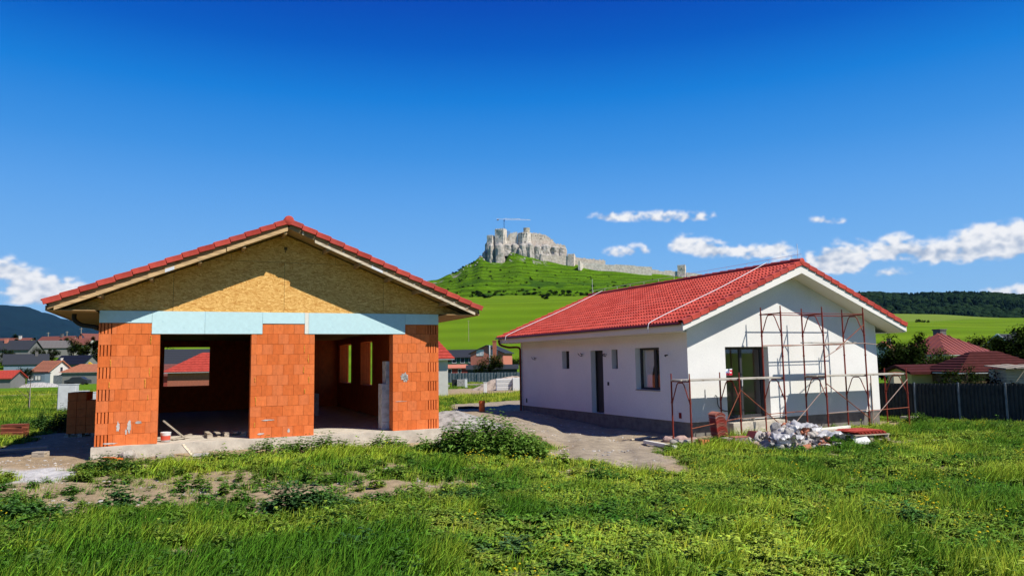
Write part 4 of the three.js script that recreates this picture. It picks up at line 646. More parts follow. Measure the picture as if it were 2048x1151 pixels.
// ------------------------------------------------------------------ things lying about the building site
const on = (px, py) => ground(px, py);
const gy = (x, z) => terrain(x, z);
{ // --- by the brick house
  const a2w = (u, w, v = 0) => { const c = Math.cos(ATURN), s = Math.sin(ATURN); return V(AX + u * c - w * s, v, AZ - u * s - w * c); };
  // white blocks stacked inside the right opening
  const st = thing('block_stack', 'column of white aerated concrete blocks against the right brick pier', 'block stack', a2w(6.95, 0.65), ATURN); const r = rng(2);
  for (let i = 0; i < 9; i++) { const y = i * 0.2; add('block', box(i < 6 ? -0.38 : -0.27, 0.0, y, y + 0.196, -0.2, 0.2, 0.006), M.aac, st).rotation.y = (r() - 0.5) * 0.05; }
  const pile = thing('block_pile', 'dim pile of white blocks deep inside the brick house', 'block pile', a2w(5.3, 7.2), ATURN + 0.1);
  for (let i = 0; i < 4; i++) for (let k = 0; k < 3 - (i > 2 ? 1 : 0); k++) add('block', box(k * 0.42 - 0.6, k * 0.42 - 0.2, i * 0.25, i * 0.25 + 0.245, -0.3, 0.3, 0.008), M.aac, pile);
  const bucket = thing('paint_bucket', 'white bucket with red label beside the left brick pier', 'bucket', a2w(1.42, 0.42), ATURN); add('tub', new THREE.LatheGeometry([[0, 0], [0.1, 0], [0.115, 0.2], [0.12, 0.2], [0.12, 0.22], [0.108, 0.22], [0.095, 0.02], [0, 0.02]].map(([x, y]) => new THREE.Vector2(x, y)), 18), M.white, bucket); add('paper_label', new THREE.CylinderGeometry(0.1145, 0.107, 0.1, 18, 1, true, -1.2, 2.4).translate(0, 0.09, 0), mat(0.6, 0.1, 0.06, { side: THREE.DoubleSide }), bucket);
  const pl = thing('leaning_planks', 'two grey planks leaning inside the left opening', 'planks', a2w(1.35, 0.7), ATURN); add('plank', bar(V(0, 0.46, -0.1), V(0.5, 0.02, 0), 0.09, 0.025), M.woodGrey, pl); add('plank', bar(V(0.2, 0.02, 0.12), V(0.62, 0.1, -0.2), 0.08, 0.025), M.woodGrey, pl);
  const pal = thing('pallet', 'wooden pallet on the floor in the left opening of the brick house', 'pallet', a2w(2.75, 1.0), ATURN + 0.08); pallet(pal, 0.9, 0.7);
  // boards, stones and offcuts in front of the slab
  const scrap = thing('timber_scraps', 'loose pile of reddish timber offcuts below the right brick pier', 'timber', on(835, 882), ATURN); const rs = rng(9);
  for (let i = 0; i < 11; i++) { const x = lerp(-0.6, 0.5, rs()), y = 0.02 + rs() * 0.09, a = lerp(-0.5, 0.5, rs()), L = lerp(0.5, 1.1, rs()); add('board', bar(V(x - L / 2 * Math.cos(a), y + (rs() - 0.5) * 0.06, L / 2 * Math.sin(a)), V(x + L / 2 * Math.cos(a), y + 0.04 + rs() * 0.06, -L / 2 * Math.sin(a)), lerp(0.05, 0.1, rs()), 0.025), rs() < 0.5 ? mat(0.42, 0.2, 0.12, { map: tWood }) : M.woodDirty, scrap); }
  const stone = (px, py, s, label, m = M.stone) => { const p = on(px, py); const g = jitter(new THREE.IcosahedronGeometry(s, 3).scale(1.15, 0.75, 1), s * 0.28, 2.2 / s, px); solo('boulder', metreUV(g), m, label, 'stone').position.set(p.x, p.y + s * 0.45, p.z); };
  stone(254, 917, 0.16, 'tan boulder at the foot of the concrete slab'); stone(640, 900, 0.09, 'small grey stone below the middle brick pier');
  const plank = (name, p, q, w, h, m, label, lift = h / 2) => { const a = on(...p), b = on(...q); a.y += lift; b.y += lift; const mid = a.clone().add(b).multiplyScalar(0.5); solo(name, bar(a.clone().sub(mid), b.clone().sub(mid), w, h), m, label, 'board').position.copy(mid); };
  plank('broken_brick', [208, 920], [240, 922], 0.13, 0.07, M.clay[1], 'broken orange brick piece beside the tan boulder');
  plank('flat_stone', [312, 915], [346, 912], 0.2, 0.05, M.stone, 'flat sandy slab lying left of the leaning white lath');
  { const a = on(382, 912), m = solo('leaning_lath', bar(V(-0.22, 0.26, -0.05), V(0.05, 0.02, 0.06), 0.07, 0.02), M.pinePale, 'short pale lath leaning up from the ground at the slab', 'board'); m.position.copy(a); }
  plank('cement_lump', [384, 912], [415, 910], 0.16, 0.06, M.mortar, 'white lump of hardened cement beside the pale lath');
  plank('scaffold_plank', [-30, 912], [92, 903], 0.24, 0.045, M.woodDirty, 'long pale plank lying in the shade left of the brick house', 0.12);
  solo('plank_support', box(-0.15, 0.15, 0, 0.13, -0.1, 0.1, 0.01), M.woodDirty, 'short wooden block under the end of the long pale plank', 'wood block').position.copy(on(80, 914));
  // bricks wrapped on a pallet in the shade, roof tiles stacked further left
  const bs = thing('brick_stack', 'dark pallet stack of clay blocks in the shade beside the brick house', 'brick stack', on(166, 872), 0.3); for (let k = 0; k < 5; k++) for (let i = 0; i < 3; i++) for (let j = 0; j < 2; j++) if (k < 4 || i < 2) add('brick', box(i * 0.26 - 0.38, i * 0.26 - 0.13, 0.12 + k * 0.25, 0.12 + k * 0.25 + 0.245, j * 0.4 - 0.4, j * 0.4 - 0.01, 0.006), M.clay[1], bs); pallet(bs, 0.85, 0.85);
  const ts = thing('tile_stack', 'low stack of brown roof tiles at the far left in the shade', 'tile stack', on(28, 876), 0.1); for (let k = 0; k < 9; k++) add('roof_tile', box(-0.32, 0.32, 0.04 + k * 0.045, 0.075 + k * 0.045, -0.2, 0.2, 0.01), k % 3 ? mat(0.22, 0.06, 0.035, { map: tTile }) : mat(0.4, 0.12, 0.07, { map: tTile }), ts).rotation.y = (rs() - 0.5) * 0.1;
  // electrical cabinets
  const cab = (px, py, w, h, d, label, vents) => { const c = thing('electric_cabinet', label, 'cabinet', on(px, py), 0.2); add('body', box(-w / 2, w / 2, -0.1, h, -d, 0, 0.02), M.cabinet, c); add('door', box(-w / 2 + 0.03, w / 2 - 0.03, 0.16, h - 0.06, 0.001, 0.014, 0.004), M.cabinet, c); add('roof', box(-w / 2 - 0.02, w / 2 + 0.02, h, h + 0.04, -d - 0.02, 0.02, 0.012), M.cabinet, c); if (vents) for (let i = 0; i < 5; i++) add('vent', box(-0.16 + i * 0.07, -0.12 + i * 0.07, h - 0.22, h - 0.12, 0.012, 0.02), M.blackPlastic, c); add('lock', new THREE.CylinderGeometry(0.02, 0.02, 0.02, 10).rotateX(Math.PI / 2).translate(w / 2 - 0.1, h * 0.55, 0.02), M.zinc, c); };
  cab(131, 824, 0.88, 1.42, 0.4, 'tall white electric cabinet on the grass left of the brick house'); cab(160, 820, 0.6, 1.02, 0.35, 'lower white cabinet with black vent slots beside the tall cabinet', true); cab(184, 822, 0.45, 0.98, 0.35, 'plain white cabinet half hidden behind the brick pier');
}
function pallet(o, w, d) { for (let i = 0; i < 5; i++) add('board', box(-w / 2 + i * (w - 0.1) / 4, -w / 2 + i * (w - 0.1) / 4 + 0.1, 0.095, 0.117, -d / 2, d / 2), M.woodDirty, o); for (const z of [-d / 2 + 0.05, 0, d / 2 - 0.05]) { for (const x of [-w / 2 + 0.06, 0, w / 2 - 0.06]) add('block', box(x - 0.06, x + 0.06, 0.02, 0.094, z - 0.045, z + 0.045), M.woodDirty, o); add('runner', box(-w / 2, w / 2, 0, 0.019, z - 0.05, z + 0.05), M.woodDirty, o); } }
{ // --- by the white house
  const r = rng(42), B2w = (s, z, lift = 0) => { const c = Math.cos(BTURN), sn = Math.sin(BTURN), x = BX + s * c + z * sn, zz = BZ - s * sn + z * c; return V(x, gy(x, zz) + lift, zz); };
  // rubble and crumpled packaging film
  const heap = thing('rubble_heap', 'heap of white rubble, plaster lumps and crumpled plastic film below the scaffold', 'rubble', on(1585, 893), 0.3);
  { const g = new THREE.CircleGeometry(1, 48, 0, 6.2832), pos = [], idx = []; const nr = 16, na = 48; for (let i = 0; i <= nr; i++) for (let j = 0; j < na; j++) { const a = j / na * 6.2832, q = i / nr, x = Math.cos(a) * q * 1.15, z = Math.sin(a) * q * 0.85; const h = Math.pow(1 - q, 0.8) * 0.62 * (0.7 + 0.6 * fbm(x * 2 + 8, z * 2 + 3, 3)) + (fbm(x * 6, z * 6, 3) - 0.5) * 0.2 * (1 - q * 0.6) - 0.04; pos.push(x + (q < 0.6 ? -0.1 : 0), h, z); } for (let i = 0; i < nr; i++) for (let j = 0; j < na; j++) { const k = (j + 1) % na, a = i * na + j, b = i * na + k, c = a + na, d = b + na; idx.push(a, b, c, b, d, c); } const q = new THREE.BufferGeometry(); q.setAttribute('position', new THREE.Float32BufferAttribute(pos, 3)); q.setIndex(idx); q.setAttribute('uv', new THREE.Float32BufferAttribute(pos.filter((_, i) => i % 3 !== 1), 2)); q.computeVertexNormals(); add('mound', q, M.rubble[1], heap); }
  const chunks = [...Array(7).keys()].map((i) => metreUV(jitter(i % 2 ? new THREE.BoxGeometry(1, 0.55, 0.75, 3, 2, 3) : new THREE.IcosahedronGeometry(0.55, 1), 0.2, 1.6, i * 9)));
  for (let i = 0; i < 190; i++) { const a = r() * 6.28, q = Math.pow(r(), 0.6), x = Math.cos(a) * q * 1.25 - 0.05, z = Math.sin(a) * q * 0.95, h = Math.pow(Math.max(0, 1 - q), 0.8) * 0.64, s = lerp(0.06, 0.27, Math.pow(r(), 2.2)), m = add('fragment', chunks[Math.floor(r() * 7)], M.rubble[[0, 0, 3, 1, 1, 2, 4][Math.floor(r() * 7)]], heap); m.position.set(x, h, z); m.rotation.set(r() * 6, r() * 6, r() * 6); m.scale.set(s * lerp(0.7, 1.5, r()), s * lerp(0.25, 0.9, r()), s); }
  const film = (x, y, z, w, d, seed) => { const g = new THREE.PlaneGeometry(w, d, 22, 22).rotateX(-Math.PI / 2), p = g.attributes.position; for (let i = 0; i < p.count; i++) { const X = p.getX(i), Z = p.getZ(i), n = fbm(X * 5 + seed, Z * 5, 3), rd = Math.abs(2 * fbm(X * 9 + seed, Z * 9 + 4, 2) - 1); p.setXYZ(i, X * (0.7 + 0.5 * n) + x, y + (n - 0.5) * 0.24 + rd * 0.08 - (X * X + Z * Z) * 0.35, Z * (0.7 + 0.5 * n) + z); } g.computeVertexNormals(); add('plastic_film', g, M.plastic, heap); };
  film(0.1, 0.58, 0.1, 0.9, 0.8, 3); film(0.7, 0.34, 0.45, 0.8, 0.6, 8); film(-0.55, 0.34, 0.5, 0.7, 0.6, 14); film(0.4, 0.46, -0.1, 0.8, 0.7, 21);
  // stacks of curved roof tiles left over
  const tileArc = (() => { const s = new THREE.Shape(); s.moveTo(-0.17, 0); s.quadraticCurveTo(-0.1, 0.085, 0, 0.09); s.quadraticCurveTo(0.1, 0.085, 0.17, 0); s.lineTo(0.15, 0); s.quadraticCurveTo(0.09, 0.065, 0, 0.07); s.quadraticCurveTo(-0.09, 0.065, -0.15, 0); return metreUV(new THREE.ExtrudeGeometry(s, { depth: 0.42, bevelEnabled: false, curveSegments: 6 }).translate(0, 0, -0.21)); })();
  const tileFlat = metreUV(new RoundedBoxGeometry(0.42, 0.018, 0.33, 1, 0.006));
  const stack = (px, py, n, label, turn, lean, arc, mats, lift = 0) => { const p = on(px, py), t = thing('tile_stack', label, 'tile stack', [p.x, p.y + lift, p.z], turn); for (let k = 0; k < n; k++) { const m = add('roof_tile', arc ? tileArc : tileFlat, mats[Math.floor(r() * mats.length)], t); m.position.set(lean * k * 0.022, 0.02 + k * (arc ? 0.044 : 0.03), 0); m.rotation.z = lean * 0.28; m.rotation.y = (r() - 0.5) * 0.08; } return t; };
  const red = [M.tile[0], mat(0.5, 0.12, 0.09, { map: tTile }), mat(0.42, 0.1, 0.07, { map: tTile })], pale = [mat(0.5, 0.3, 0.27, { map: tTile }), mat(0.45, 0.17, 0.12, { map: tTile }), mat(0.55, 0.42, 0.4, { map: tTile })];
  stack(1440, 882, 15, 'tall leaning stack of curved red roof tiles at the scaffold foot', 0.25, -0.2, true, [...red, pale[0], pale[1]], 0.1); stack(1462, 893, 8, 'low stack of pale red tiles beside the weeds', 0.3, 0, false, pale); stack(1478, 893, 9, 'low stack of brownish tiles left of the tipped tiles', 0.25, 0.1, false, pale);
  { const p = on(1513, 890), t = thing('tipped_tiles', 'row of dark red tiles tipped over against the rubble heap', 'tiles', p, 0.4); for (let k = 0; k < 11; k++) { const m = add('roof_tile', tileFlat, red[1 + k % 2], t); m.position.set(k * 0.035 - 0.2, 0.2 - k * 0.004, 0); m.rotation.z = 1.05; } }
  { const p = on(1409, 897), t = thing('hollow_brick', 'upright orange hollow brick in the weeds by the scaffold post', 'brick', p, 0.4); for (let i = 0; i < 3; i++) add('web', box(-0.12 + i * 0.085, -0.06 + i * 0.085, 0, 0.24, -0.09, 0.09, 0.004), mat(0.6, 0.24, 0.08, { map: tClay }), t); add('shell', box(-0.12, 0.11, 0.01, 0.23, -0.07, -0.05), M.clay[1], t); }
  // pallet with red tiles, loose boards, white board
  const pa = thing('loaded_pallet', 'wooden pallet carrying a row of red roof tiles right of the rubble', 'pallet', on(1724, 884), 0.32); pallet(pa, 1.15, 0.8); for (const z of [-0.3, 0.3]) for (const x of [-0.52, 0, 0.52]) add('block', box(x - 0.06, x + 0.06, 0.12, 0.22, z - 0.05, z + 0.05), M.woodDirty, pa); for (let i = 0; i < 5; i++) add('board', box(-0.57, 0.57, 0.221, 0.243, -0.38 + i * 0.17, -0.28 + i * 0.17), M.woodDirty, pa);
  const load = thing('tile_load', 'row of red roof tiles lying on the wooden pallet', 'roof tiles', pa.position.clone().add(V(0, 0.244, 0)), 0.32); for (let i = 0; i < 15; i++) for (let k = 0; k < 2; k++) { const m = add('roof_tile', tileArc, M.tile[(i + k) % 4], load); m.position.set(-0.42 + i * 0.06, 0.005 + 0.02 * (i % 2), -0.18 + k * 0.36); m.rotation.z = -0.5; m.scale.setScalar(0.8); }
  const sl = (px, py, dims, m, label, turn, name = 'board') => { const p = on(px, py), o = solo(name, box(-dims[0] / 2, dims[0] / 2, 0, dims[1], -dims[2] / 2, dims[2] / 2, 0.006), m, label, 'board'); o.position.copy(p); o.rotation.y = turn; return o; };
  const wb = sl(1725, 890, [0.42, 0.03, 0.3], M.white, 'small white foam board lying in the grass before the pallet', 0.1, 'foam_board'); wb.rotation.x = 0.55; wb.position.y += 0.1;
  sl(1683, 874, [1.1, 0.04, 0.7], M.woodDirty, 'brown timber sheet lying left of the loaded pallet', 0.4, 'timber_sheet').position.y += 0.16;
  { const p = on(1683, 880), t = thing('old_pallet', 'grey old pallet under the brown timber sheet', 'pallet', p, 0.4); pallet(t, 1.05, 0.8); }
  for (const [s0, s1, z, y, l] of [[3.2, 4.9, 1.5, 0.1, 'long white trim board lying behind the rubble at the plinth'], [3.3, 4.75, 1.62, 0.02, 'second white trim board lying lower behind the rubble']]) { const a = B2w(s0, z, y + 0.06), b = B2w(s1, z, y + 0.06), m = a.clone().add(b).multiplyScalar(0.5); solo('trim_board', bar(a.clone().sub(m), b.clone().sub(m), 0.1, 0.08), M.eps, l, 'board').position.copy(m); }
  { const a = on(1290, 888), b = on(1352, 900), m = a.clone().add(b).multiplyScalar(0.5); solo('steel_beam', bar(a.clone().sub(m), b.clone().sub(m), 0.1, 0.09), M.eps, 'pale beam lying on the gravel at the corner of the white house', 'beam').position.copy(m.add(V(0, 0.07, 0))); }
  { const a = on(1262, 882), b = on(1302, 876), m = a.clone().add(b).multiplyScalar(0.5); solo('thin_board', bar(a.clone().sub(m), b.clone().sub(m), 0.08, 0.03), M.pinePale, 'thin board lying at the edge of the house shade', 'board').position.copy(m.add(V(0, 0.05, 0))); }
  for (let i = 0; i < 5; i++) { const p = on(1338 + i * 12, 882 + (i % 2) * 5), m = solo('rubble_stone', metreUV(jitter(new THREE.IcosahedronGeometry(0.09 + r() * 0.06, 2).scale(1.3, 0.7, 1), 0.03, 9, i * 7)), i % 2 ? M.stone : M.rubble[2], ['leftmost pinkish stone by the first scaffold post', 'tan stone just left of the first scaffold post', 'pinkish stone between the first two scaffold posts', 'tan stone just left of the second scaffold post', 'pinkish stone at the foot of the second scaffold post'][i], 'stone', 'stones at the scaffold base'); m.position.set(p.x, p.y + 0.05, p.z); }
  sl(1372, 884, [0.5, 0.05, 0.3], M.stone, 'flat sandstone slab between the first scaffold posts', 0.3, 'flat_stone');
  sl(1820, 840, [0.5, 0.14, 0.4], M.stone, 'round tan rock beside the last scaffold post', 0.5, 'flat_rock');
  // orange drain pipe, gravel spoil at the brick house, sand
  const p = on(964, 823), dp = thing('drain_pipe', 'short orange plastic pipe standing upright on the gravel', 'pipe', p); add('barrel', new THREE.CylinderGeometry(0.125, 0.125, 0.4, 20, 1, true).translate(0, 0.2, 0), Object.assign(M.orangePipe.clone(), { side: THREE.DoubleSide }), dp); add('socket', new THREE.CylinderGeometry(0.14, 0.14, 0.1, 20, 1, true).translate(0, 0.4, 0), Object.assign(M.orangePipe.clone(), { side: THREE.DoubleSide }), dp);
  solo('black_hose', tube([V(-0.5, 0.05, 0), V(-0.2, 0.07, 0.15), V(0.1, 0.06, -0.05), V(0.4, 0.05, 0.12), V(0.7, 0.04, 0)], 0.06, 8, 30), M.blackPlastic, 'short length of black drainage hose left of the orange pipe', 'hose').position.copy(on(938, 817));
}
function mound(name, px, py, w, d, h, m, label, category, seed = 0, turn = 0) {
  const nr = 18, na = 40, pos = [], uv = [], idx = [], c = on(px, py); for (let i = 0; i <= nr; i++) for (let j = 0; j < na; j++) { const a = j / na * 6.2832, q = i / nr, x = Math.cos(a) * q * w / 2, z = Math.sin(a) * q * d / 2; const y = h * Math.pow(Math.cos(q * Math.PI / 2), 1.3) * (0.75 + 0.5 * fbm(x * 1.5 / w * 3 + seed, z * 4.5 / d, 3)) + (fbm(x * 3 + seed, z * 3, 3) - 0.5) * 0.12 * h - q * q * 0.12 * h; pos.push(x, y, z); uv.push(x, z); } for (let i = 0; i < nr; i++) for (let j = 0; j < na; j++) { const k = (j + 1) % na, a = i * na + j, b = i * na + k, e = a + na, f = b + na; idx.push(a, b, e, b, f, e); }
  const g = new THREE.BufferGeometry(); g.setAttribute('position', new THREE.Float32BufferAttribute(pos, 3)); g.setAttribute('uv', new THREE.Float32BufferAttribute(uv, 2)); g.setIndex(idx); g.computeVertexNormals(); const o = solo(name, g, m, label, category); o.position.copy(c); o.rotation.y = turn; return o;
}
mound('gravel_mound', 905, 850, 3.4, 4.2, 0.42, M.gravel, 'light grey gravel spread against the right side of the brick house', 'gravel', 3);
mound('sand_mound', 1025, 778, 8, 4, 1.1, M.sand, 'pinkish sand heap before the grey fence', 'sand', 8);

// ------------------------------------------------------------------ neighbouring houses, fences and village
const hm = {
  orange: mat(0.42, 0.16, 0.09, { map: tTile }), red: mat(0.45, 0.06, 0.04, { map: tTile }), brown: mat(0.2, 0.07, 0.055, { map: tTile }), darkRed: mat(0.075, 0.016, 0.013, { map: tTile }), slate: mat(0.035, 0.038, 0.045, { roughness: 0.6 }), grey: mat(0.15, 0.14, 0.135, { map: tGrain }), black: mat(0.012, 0.013, 0.018, { roughness: 0.4 }), rustMetal: mat(0.3, 0.1, 0.09, { map: tRust, roughness: 0.5 }),
  white: mat(0.6, 0.59, 0.55, { map: tPlaster }), cream: mat(0.62, 0.55, 0.4, { map: tPlaster }), yellow: mat(0.62, 0.48, 0.16, { map: tPlaster }), blueGrey: mat(0.16, 0.22, 0.28, { map: tPlaster }), greyWall: mat(0.2, 0.2, 0.195, { map: tPlaster }), pink: mat(0.55, 0.2, 0.14, { map: tPlaster }), green: mat(0.05, 0.13, 0.08, { map: tPlaster }), redWall: mat(0.3, 0.06, 0.045, { map: tPlaster }), pane: mat(0.03, 0.035, 0.045, { roughness: 0.12 }), trim: mat(0.7, 0.7, 0.68), fence: mat(0.04, 0.042, 0.043, { map: tGrain, roughness: 0.6 }), fencePale: mat(0.18, 0.2, 0.22, { map: tGrain, roughness: 0.6 }), brickRed: mat(0.4, 0.13, 0.08, { map: tClay }), lightWin: mat(0.6, 0.6, 0.58),
};
// stepped tile courses on one slope: from the eave line up to the ridge, along x
function slope(len, run, rise, over, rows, thick = 0.14) {
  const L = Math.hypot(run, rise), k = (L + over) / L, pts = []; const x0 = -run * (k - 1) - run, up = (q) => [-run * k + run * k * q, rise - rise * k + rise * k * q];
  for (let i = 0; i < rows; i++) { const a = up(i / rows), b = up((i + 1) / rows); pts.push([a[0], a[1] + 0.05 + (i ? 0 : 0)], [b[0], b[1] + 0.012]); }
  const e = up(1), s = up(0); pts.push([e[0], e[1] - thick], [s[0], s[1] - thick + 0.03]); void x0;
  return metreUV(poly(pts.map(([x, y]) => [x, y]), -len / 2, len / 2).rotateY(0));
}
function windowOn(o, face, w, d, h, [cx, cy, ww, wh], frameM = hm.trim, paneM = hm.pane) {
  const g = [box(-ww / 2 - 0.07, ww / 2 + 0.07, wh / 2, wh / 2 + 0.08, -0.02, 0.04), box(-ww / 2 - 0.07, ww / 2 + 0.07, -wh / 2 - 0.08, -wh / 2, -0.02, 0.06), box(-ww / 2 - 0.07, -ww / 2, -wh / 2, wh / 2, -0.02, 0.04), box(ww / 2, ww / 2 + 0.07, -wh / 2, wh / 2, -0.02, 0.04), ...(ww > 0.9 ? [box(-0.04, 0.04, -wh / 2, wh / 2, -0.02, 0.035)] : [])];
  const f = add('window', g, frameM, o); add('pane', box(-ww / 2, ww / 2, -wh / 2, wh / 2, -0.01, 0.008), paneM, f);
  if (face === 'front') f.position.set(cx, cy, d / 2); if (face === 'right') { f.position.set(w / 2, cy, cx); f.rotation.y = Math.PI / 2; } if (face === 'left') { f.position.set(-w / 2, cy, cx); f.rotation.y = -Math.PI / 2; } return f;
}
// gabled house, ridge along local x; w length, d depth, h eave height
function house(o) {
  const { px, py, depth, w, d, h, rise, turn = 0, wall, roof, label, rows = 8, over = 0.4, windows = [], chimney, name = 'village_house', hip = 0, gableM } = o;
  const p = at(px, py ?? 750, depth), gyv = terrain(p.x, p.z), H = thing(name, label, o.category ?? 'house', [p.x, gyv - 0.1, p.z], turn, o.group);
  if (hip) {
    add('wall', box(-w / 2, w / 2, 0, h, -d / 2, d / 2), wall, H);
    const e = over, a = [[-w / 2 - e, -d / 2 - e], [w / 2 + e, -d / 2 - e], [w / 2 + e, d / 2 + e], [-w / 2 - e, d / 2 + e]], rx = Math.max(0.01, w / 2 - hip), y0 = h - 0.05, y1 = h + rise, pos = [], R = rows;
    const face = (A, Bq, Cq, Dq) => { for (let i = 0; i < R; i++) { const q0 = i / R, q1 = (i + 1) / R, l = (P1, P2, q, dy) => [lerp(P1[0], P2[0], q), lerp(P1[1], P2[1], q) + dy, lerp(P1[2], P2[2], q)]; const p0 = l(A, Dq, q0, 0.06), p1 = l(Bq, Cq, q0, 0.06), p2 = l(Bq, Cq, q1, 0.01), p3 = l(A, Dq, q1, 0.01), n0 = l(A, Dq, q0, 0.0), n1 = l(Bq, Cq, q0, 0.0); pos.push(...p0, ...p1, ...p2, ...p0, ...p2, ...p3, ...n0, ...n1, ...p1, ...n0, ...p1, ...p0); } };
    const A = a.map(([x, z]) => [x, y0, z]), rl = [-rx, y1, 0], rr2 = [rx, y1, 0];
    face(A[3], A[2], rr2, rl); face(A[1], A[0], rl, rr2); face(A[2], A[1], rr2, rr2); face(A[0], A[3], rl, rl);
    const g = new THREE.BufferGeometry(); g.setAttribute('position', new THREE.Float32BufferAttribute(pos, 3)); g.computeVertexNormals(); const rf = add('roof', metreUV(g), roof, H); add('soffit', box(-w / 2 - e + 0.02, w / 2 + e - 0.02, y0 - 0.06, y0 - 0.01, -d / 2 - e + 0.02, d / 2 + e - 0.02), hm.trim, rf);
    if (chimney) add('chimney', [box(chimney[0] - chimney[2], chimney[0] + chimney[2], h + rise * 0.4, h + rise + chimney[3], chimney[1] - chimney[2], chimney[1] + chimney[2]), box(chimney[0] - chimney[2] - 0.06, chimney[0] + chimney[2] + 0.06, h + rise + chimney[3], h + rise + chimney[3] + 0.1, chimney[1] - chimney[2] - 0.06, chimney[1] + chimney[2] + 0.06)], o.chimneyM ?? hm.grey, rf);
  } else {
    const g = poly([[-d / 2, 0], [d / 2, 0], [d / 2, h], [0, h + rise - 0.03], [-d / 2, h]], -w / 2, w / 2).rotateY(Math.PI / 2); add('wall', metreUV(g), wall, H);
    if (gableM) for (const s of [-1, 1]) add('gable', metreUV(poly([[-d / 2 + 0.1, h - 0.05], [d / 2 - 0.1, h - 0.05], [0, h + rise - 0.15]], 0, 0.04).rotateY(s * Math.PI / 2).translate(s * w / 2, 0, 0)), gableM, H);
    const s1 = slope(w + over * 1.6, d / 2, rise, over, rows).translate(0, h, 0).rotateY(Math.PI / 2), s2 = s1.clone().rotateY(Math.PI); const rf = add('roof', [s1, s2], roof, H);
    if (chimney) add('chimney', [box(chimney[0] - chimney[2], chimney[0] + chimney[2], h + rise * 0.4, h + rise + chimney[3], chimney[1] - chimney[2], chimney[1] + chimney[2]), box(chimney[0] - chimney[2] - 0.06, chimney[0] + chimney[2] + 0.06, h + rise + chimney[3], h + rise + chimney[3] + 0.1, chimney[1] - chimney[2] - 0.06, chimney[1] + chimney[2] + 0.06)], o.chimneyM ?? hm.grey, rf);
    if (o.fascia) for (const s of [-1, 1]) for (const q of [-1, 1]) add('barge_board', bar(V(s * (w / 2 + over * 0.8), h - over * rise / d * 1.6, q * (d / 2 + over * 0.8)), V(s * (w / 2 + over * 0.8), h + rise, 0), 0.06, 0.2), o.fascia, rf);
  }
  for (const [face, ...q] of windows) windowOn(H, face, w, d, h, q, o.frameM, o.paneM);
  return H;
}
// --- left: the village beyond the meadow
house({ px: 104, depth: 150, w: 6.8, d: 4.6, h: 2.9, rise: 2, turn: -0.55, wall: hm.white, roof: hm.orange, label: 'small white garden house with light orange tiled roof', rows: 9, chimney: [2.4, -0.4, 0.22, 0.4], chimneyM: hm.white, windows: [['right', 0, 3.1, 0.5, 0.9], ['right', 0.2, 1.4, 0.6, 1.2]], fascia: hm.orange });
{ const p = at(80, 752, 146), H = thing('garden_shed', 'blue grey flat shed with two pale windows below the orange roof', 'shed', [p.x, terrain(p.x, p.z) - 0.1, p.z], 0.05); add('wall', box(-1.7, 1.7, 0, 2.35, -1.5, 1.5), hm.blueGrey, H); add('roof', box(-1.8, 1.8, 2.35, 2.45, -1.6, 1.6), hm.slate, H); for (const x of [-0.95, 0.4]) windowOn(H, 'front', 3.4, 3, 2.35, [x, 1.5, 1.05, 0.85], hm.slate, hm.lightWin); }
{ const p = at(110, 752, 147), F = thing('plank_fence', 'grey upright board fence right of the blue grey shed', 'fence', [p.x, terrain(p.x, p.z) - 0.1, p.z], 0.05); for (let i = 0; i < 14; i++) add('board', box(-1.3 + i * 0.19, -1.13 + i * 0.19, 0, 1.9, -0.02, 0.02), hm.fencePale, F); add('rail', box(-1.3, 1.35, 1.2, 1.3, -0.06, -0.02), hm.fencePale, F); }
house({ px: 6, depth: 120, w: 4.6, d: 4.2, h: 1.9, rise: 1.1, turn: 0.1, wall: hm.greyWall, roof: hm.red, label: 'low shed with bright red roof at the left picture edge', rows: 6, name: 'village_shed', category: 'shed' });
house({ px: 50, depth: 172, w: 8.5, d: 6.5, h: 2.8, rise: 2.2, turn: 0.6, wall: hm.blueGrey, roof: hm.slate, label: 'slate roofed house with blue grey gable behind the dark tree', rows: 8, chimney: [2, 0.5, 0.3, 0.5], windows: [['left', 0, 3.1, 0.6, 1.1]] });
house({ px: 20, depth: 195, w: 12, d: 7, h: 3.4, rise: 2.4, turn: 0.1, wall: hm.greyWall, roof: hm.slate, label: 'long dark roof at the left edge with pinkish chimney', rows: 8, chimney: [-1, 0.8, 0.35, 0.5], chimneyM: hm.pink });
house({ px: 152, depth: 176, w: 7.5, d: 6, h: 2.8, rise: 2, turn: -0.1, wall: hm.greyWall, roof: hm.black, label: 'black roofed house behind the orange garden house', rows: 3 });
house({ px: 176, depth: 150, w: 8, d: 5, h: 2.5, rise: 1.6, turn: 0.1, wall: hm.greyWall, roof: hm.orange, hip: 2.4, label: 'low hipped orange brown roof behind the brick pier', rows: 9, name: 'open_barn', category: 'barn' });
house({ px: 114, depth: 250, w: 12, d: 8, h: 4.6, rise: 2.6, turn: -0.12, wall: hm.yellow, roof: hm.brown, gableM: hm.cream, label: 'yellow house with red brown roof and cream gable', rows: 10, chimney: [1.5, 0.5, 0.35, 0.7], windows: [['front', -3, 2.6, 1, 1.1], ['front', 1.5, 2.6, 1, 1.1]] });
house({ px: 20, depth: 255, w: 13, d: 9, h: 4.4, rise: 2.8, turn: 0.05, wall: hm.yellow, roof: hm.brown, label: 'brown roofed yellow house at the far left', rows: 10, chimney: [3, 0.5, 0.35, 0.7], chimneyM: hm.white, windows: [['front', 2, 2.5, 1, 1.1], ['front', 5, 2.5, 1, 1.1]] });
house({ px: 66, depth: 228, w: 7, d: 6, h: 4.2, rise: 0.5, turn: 0.05, wall: hm.yellow, roof: hm.darkRed, label: 'small yellow house with nearly flat red roof', rows: 3, windows: [['front', 0.5, 3, 0.9, 0.9]] });
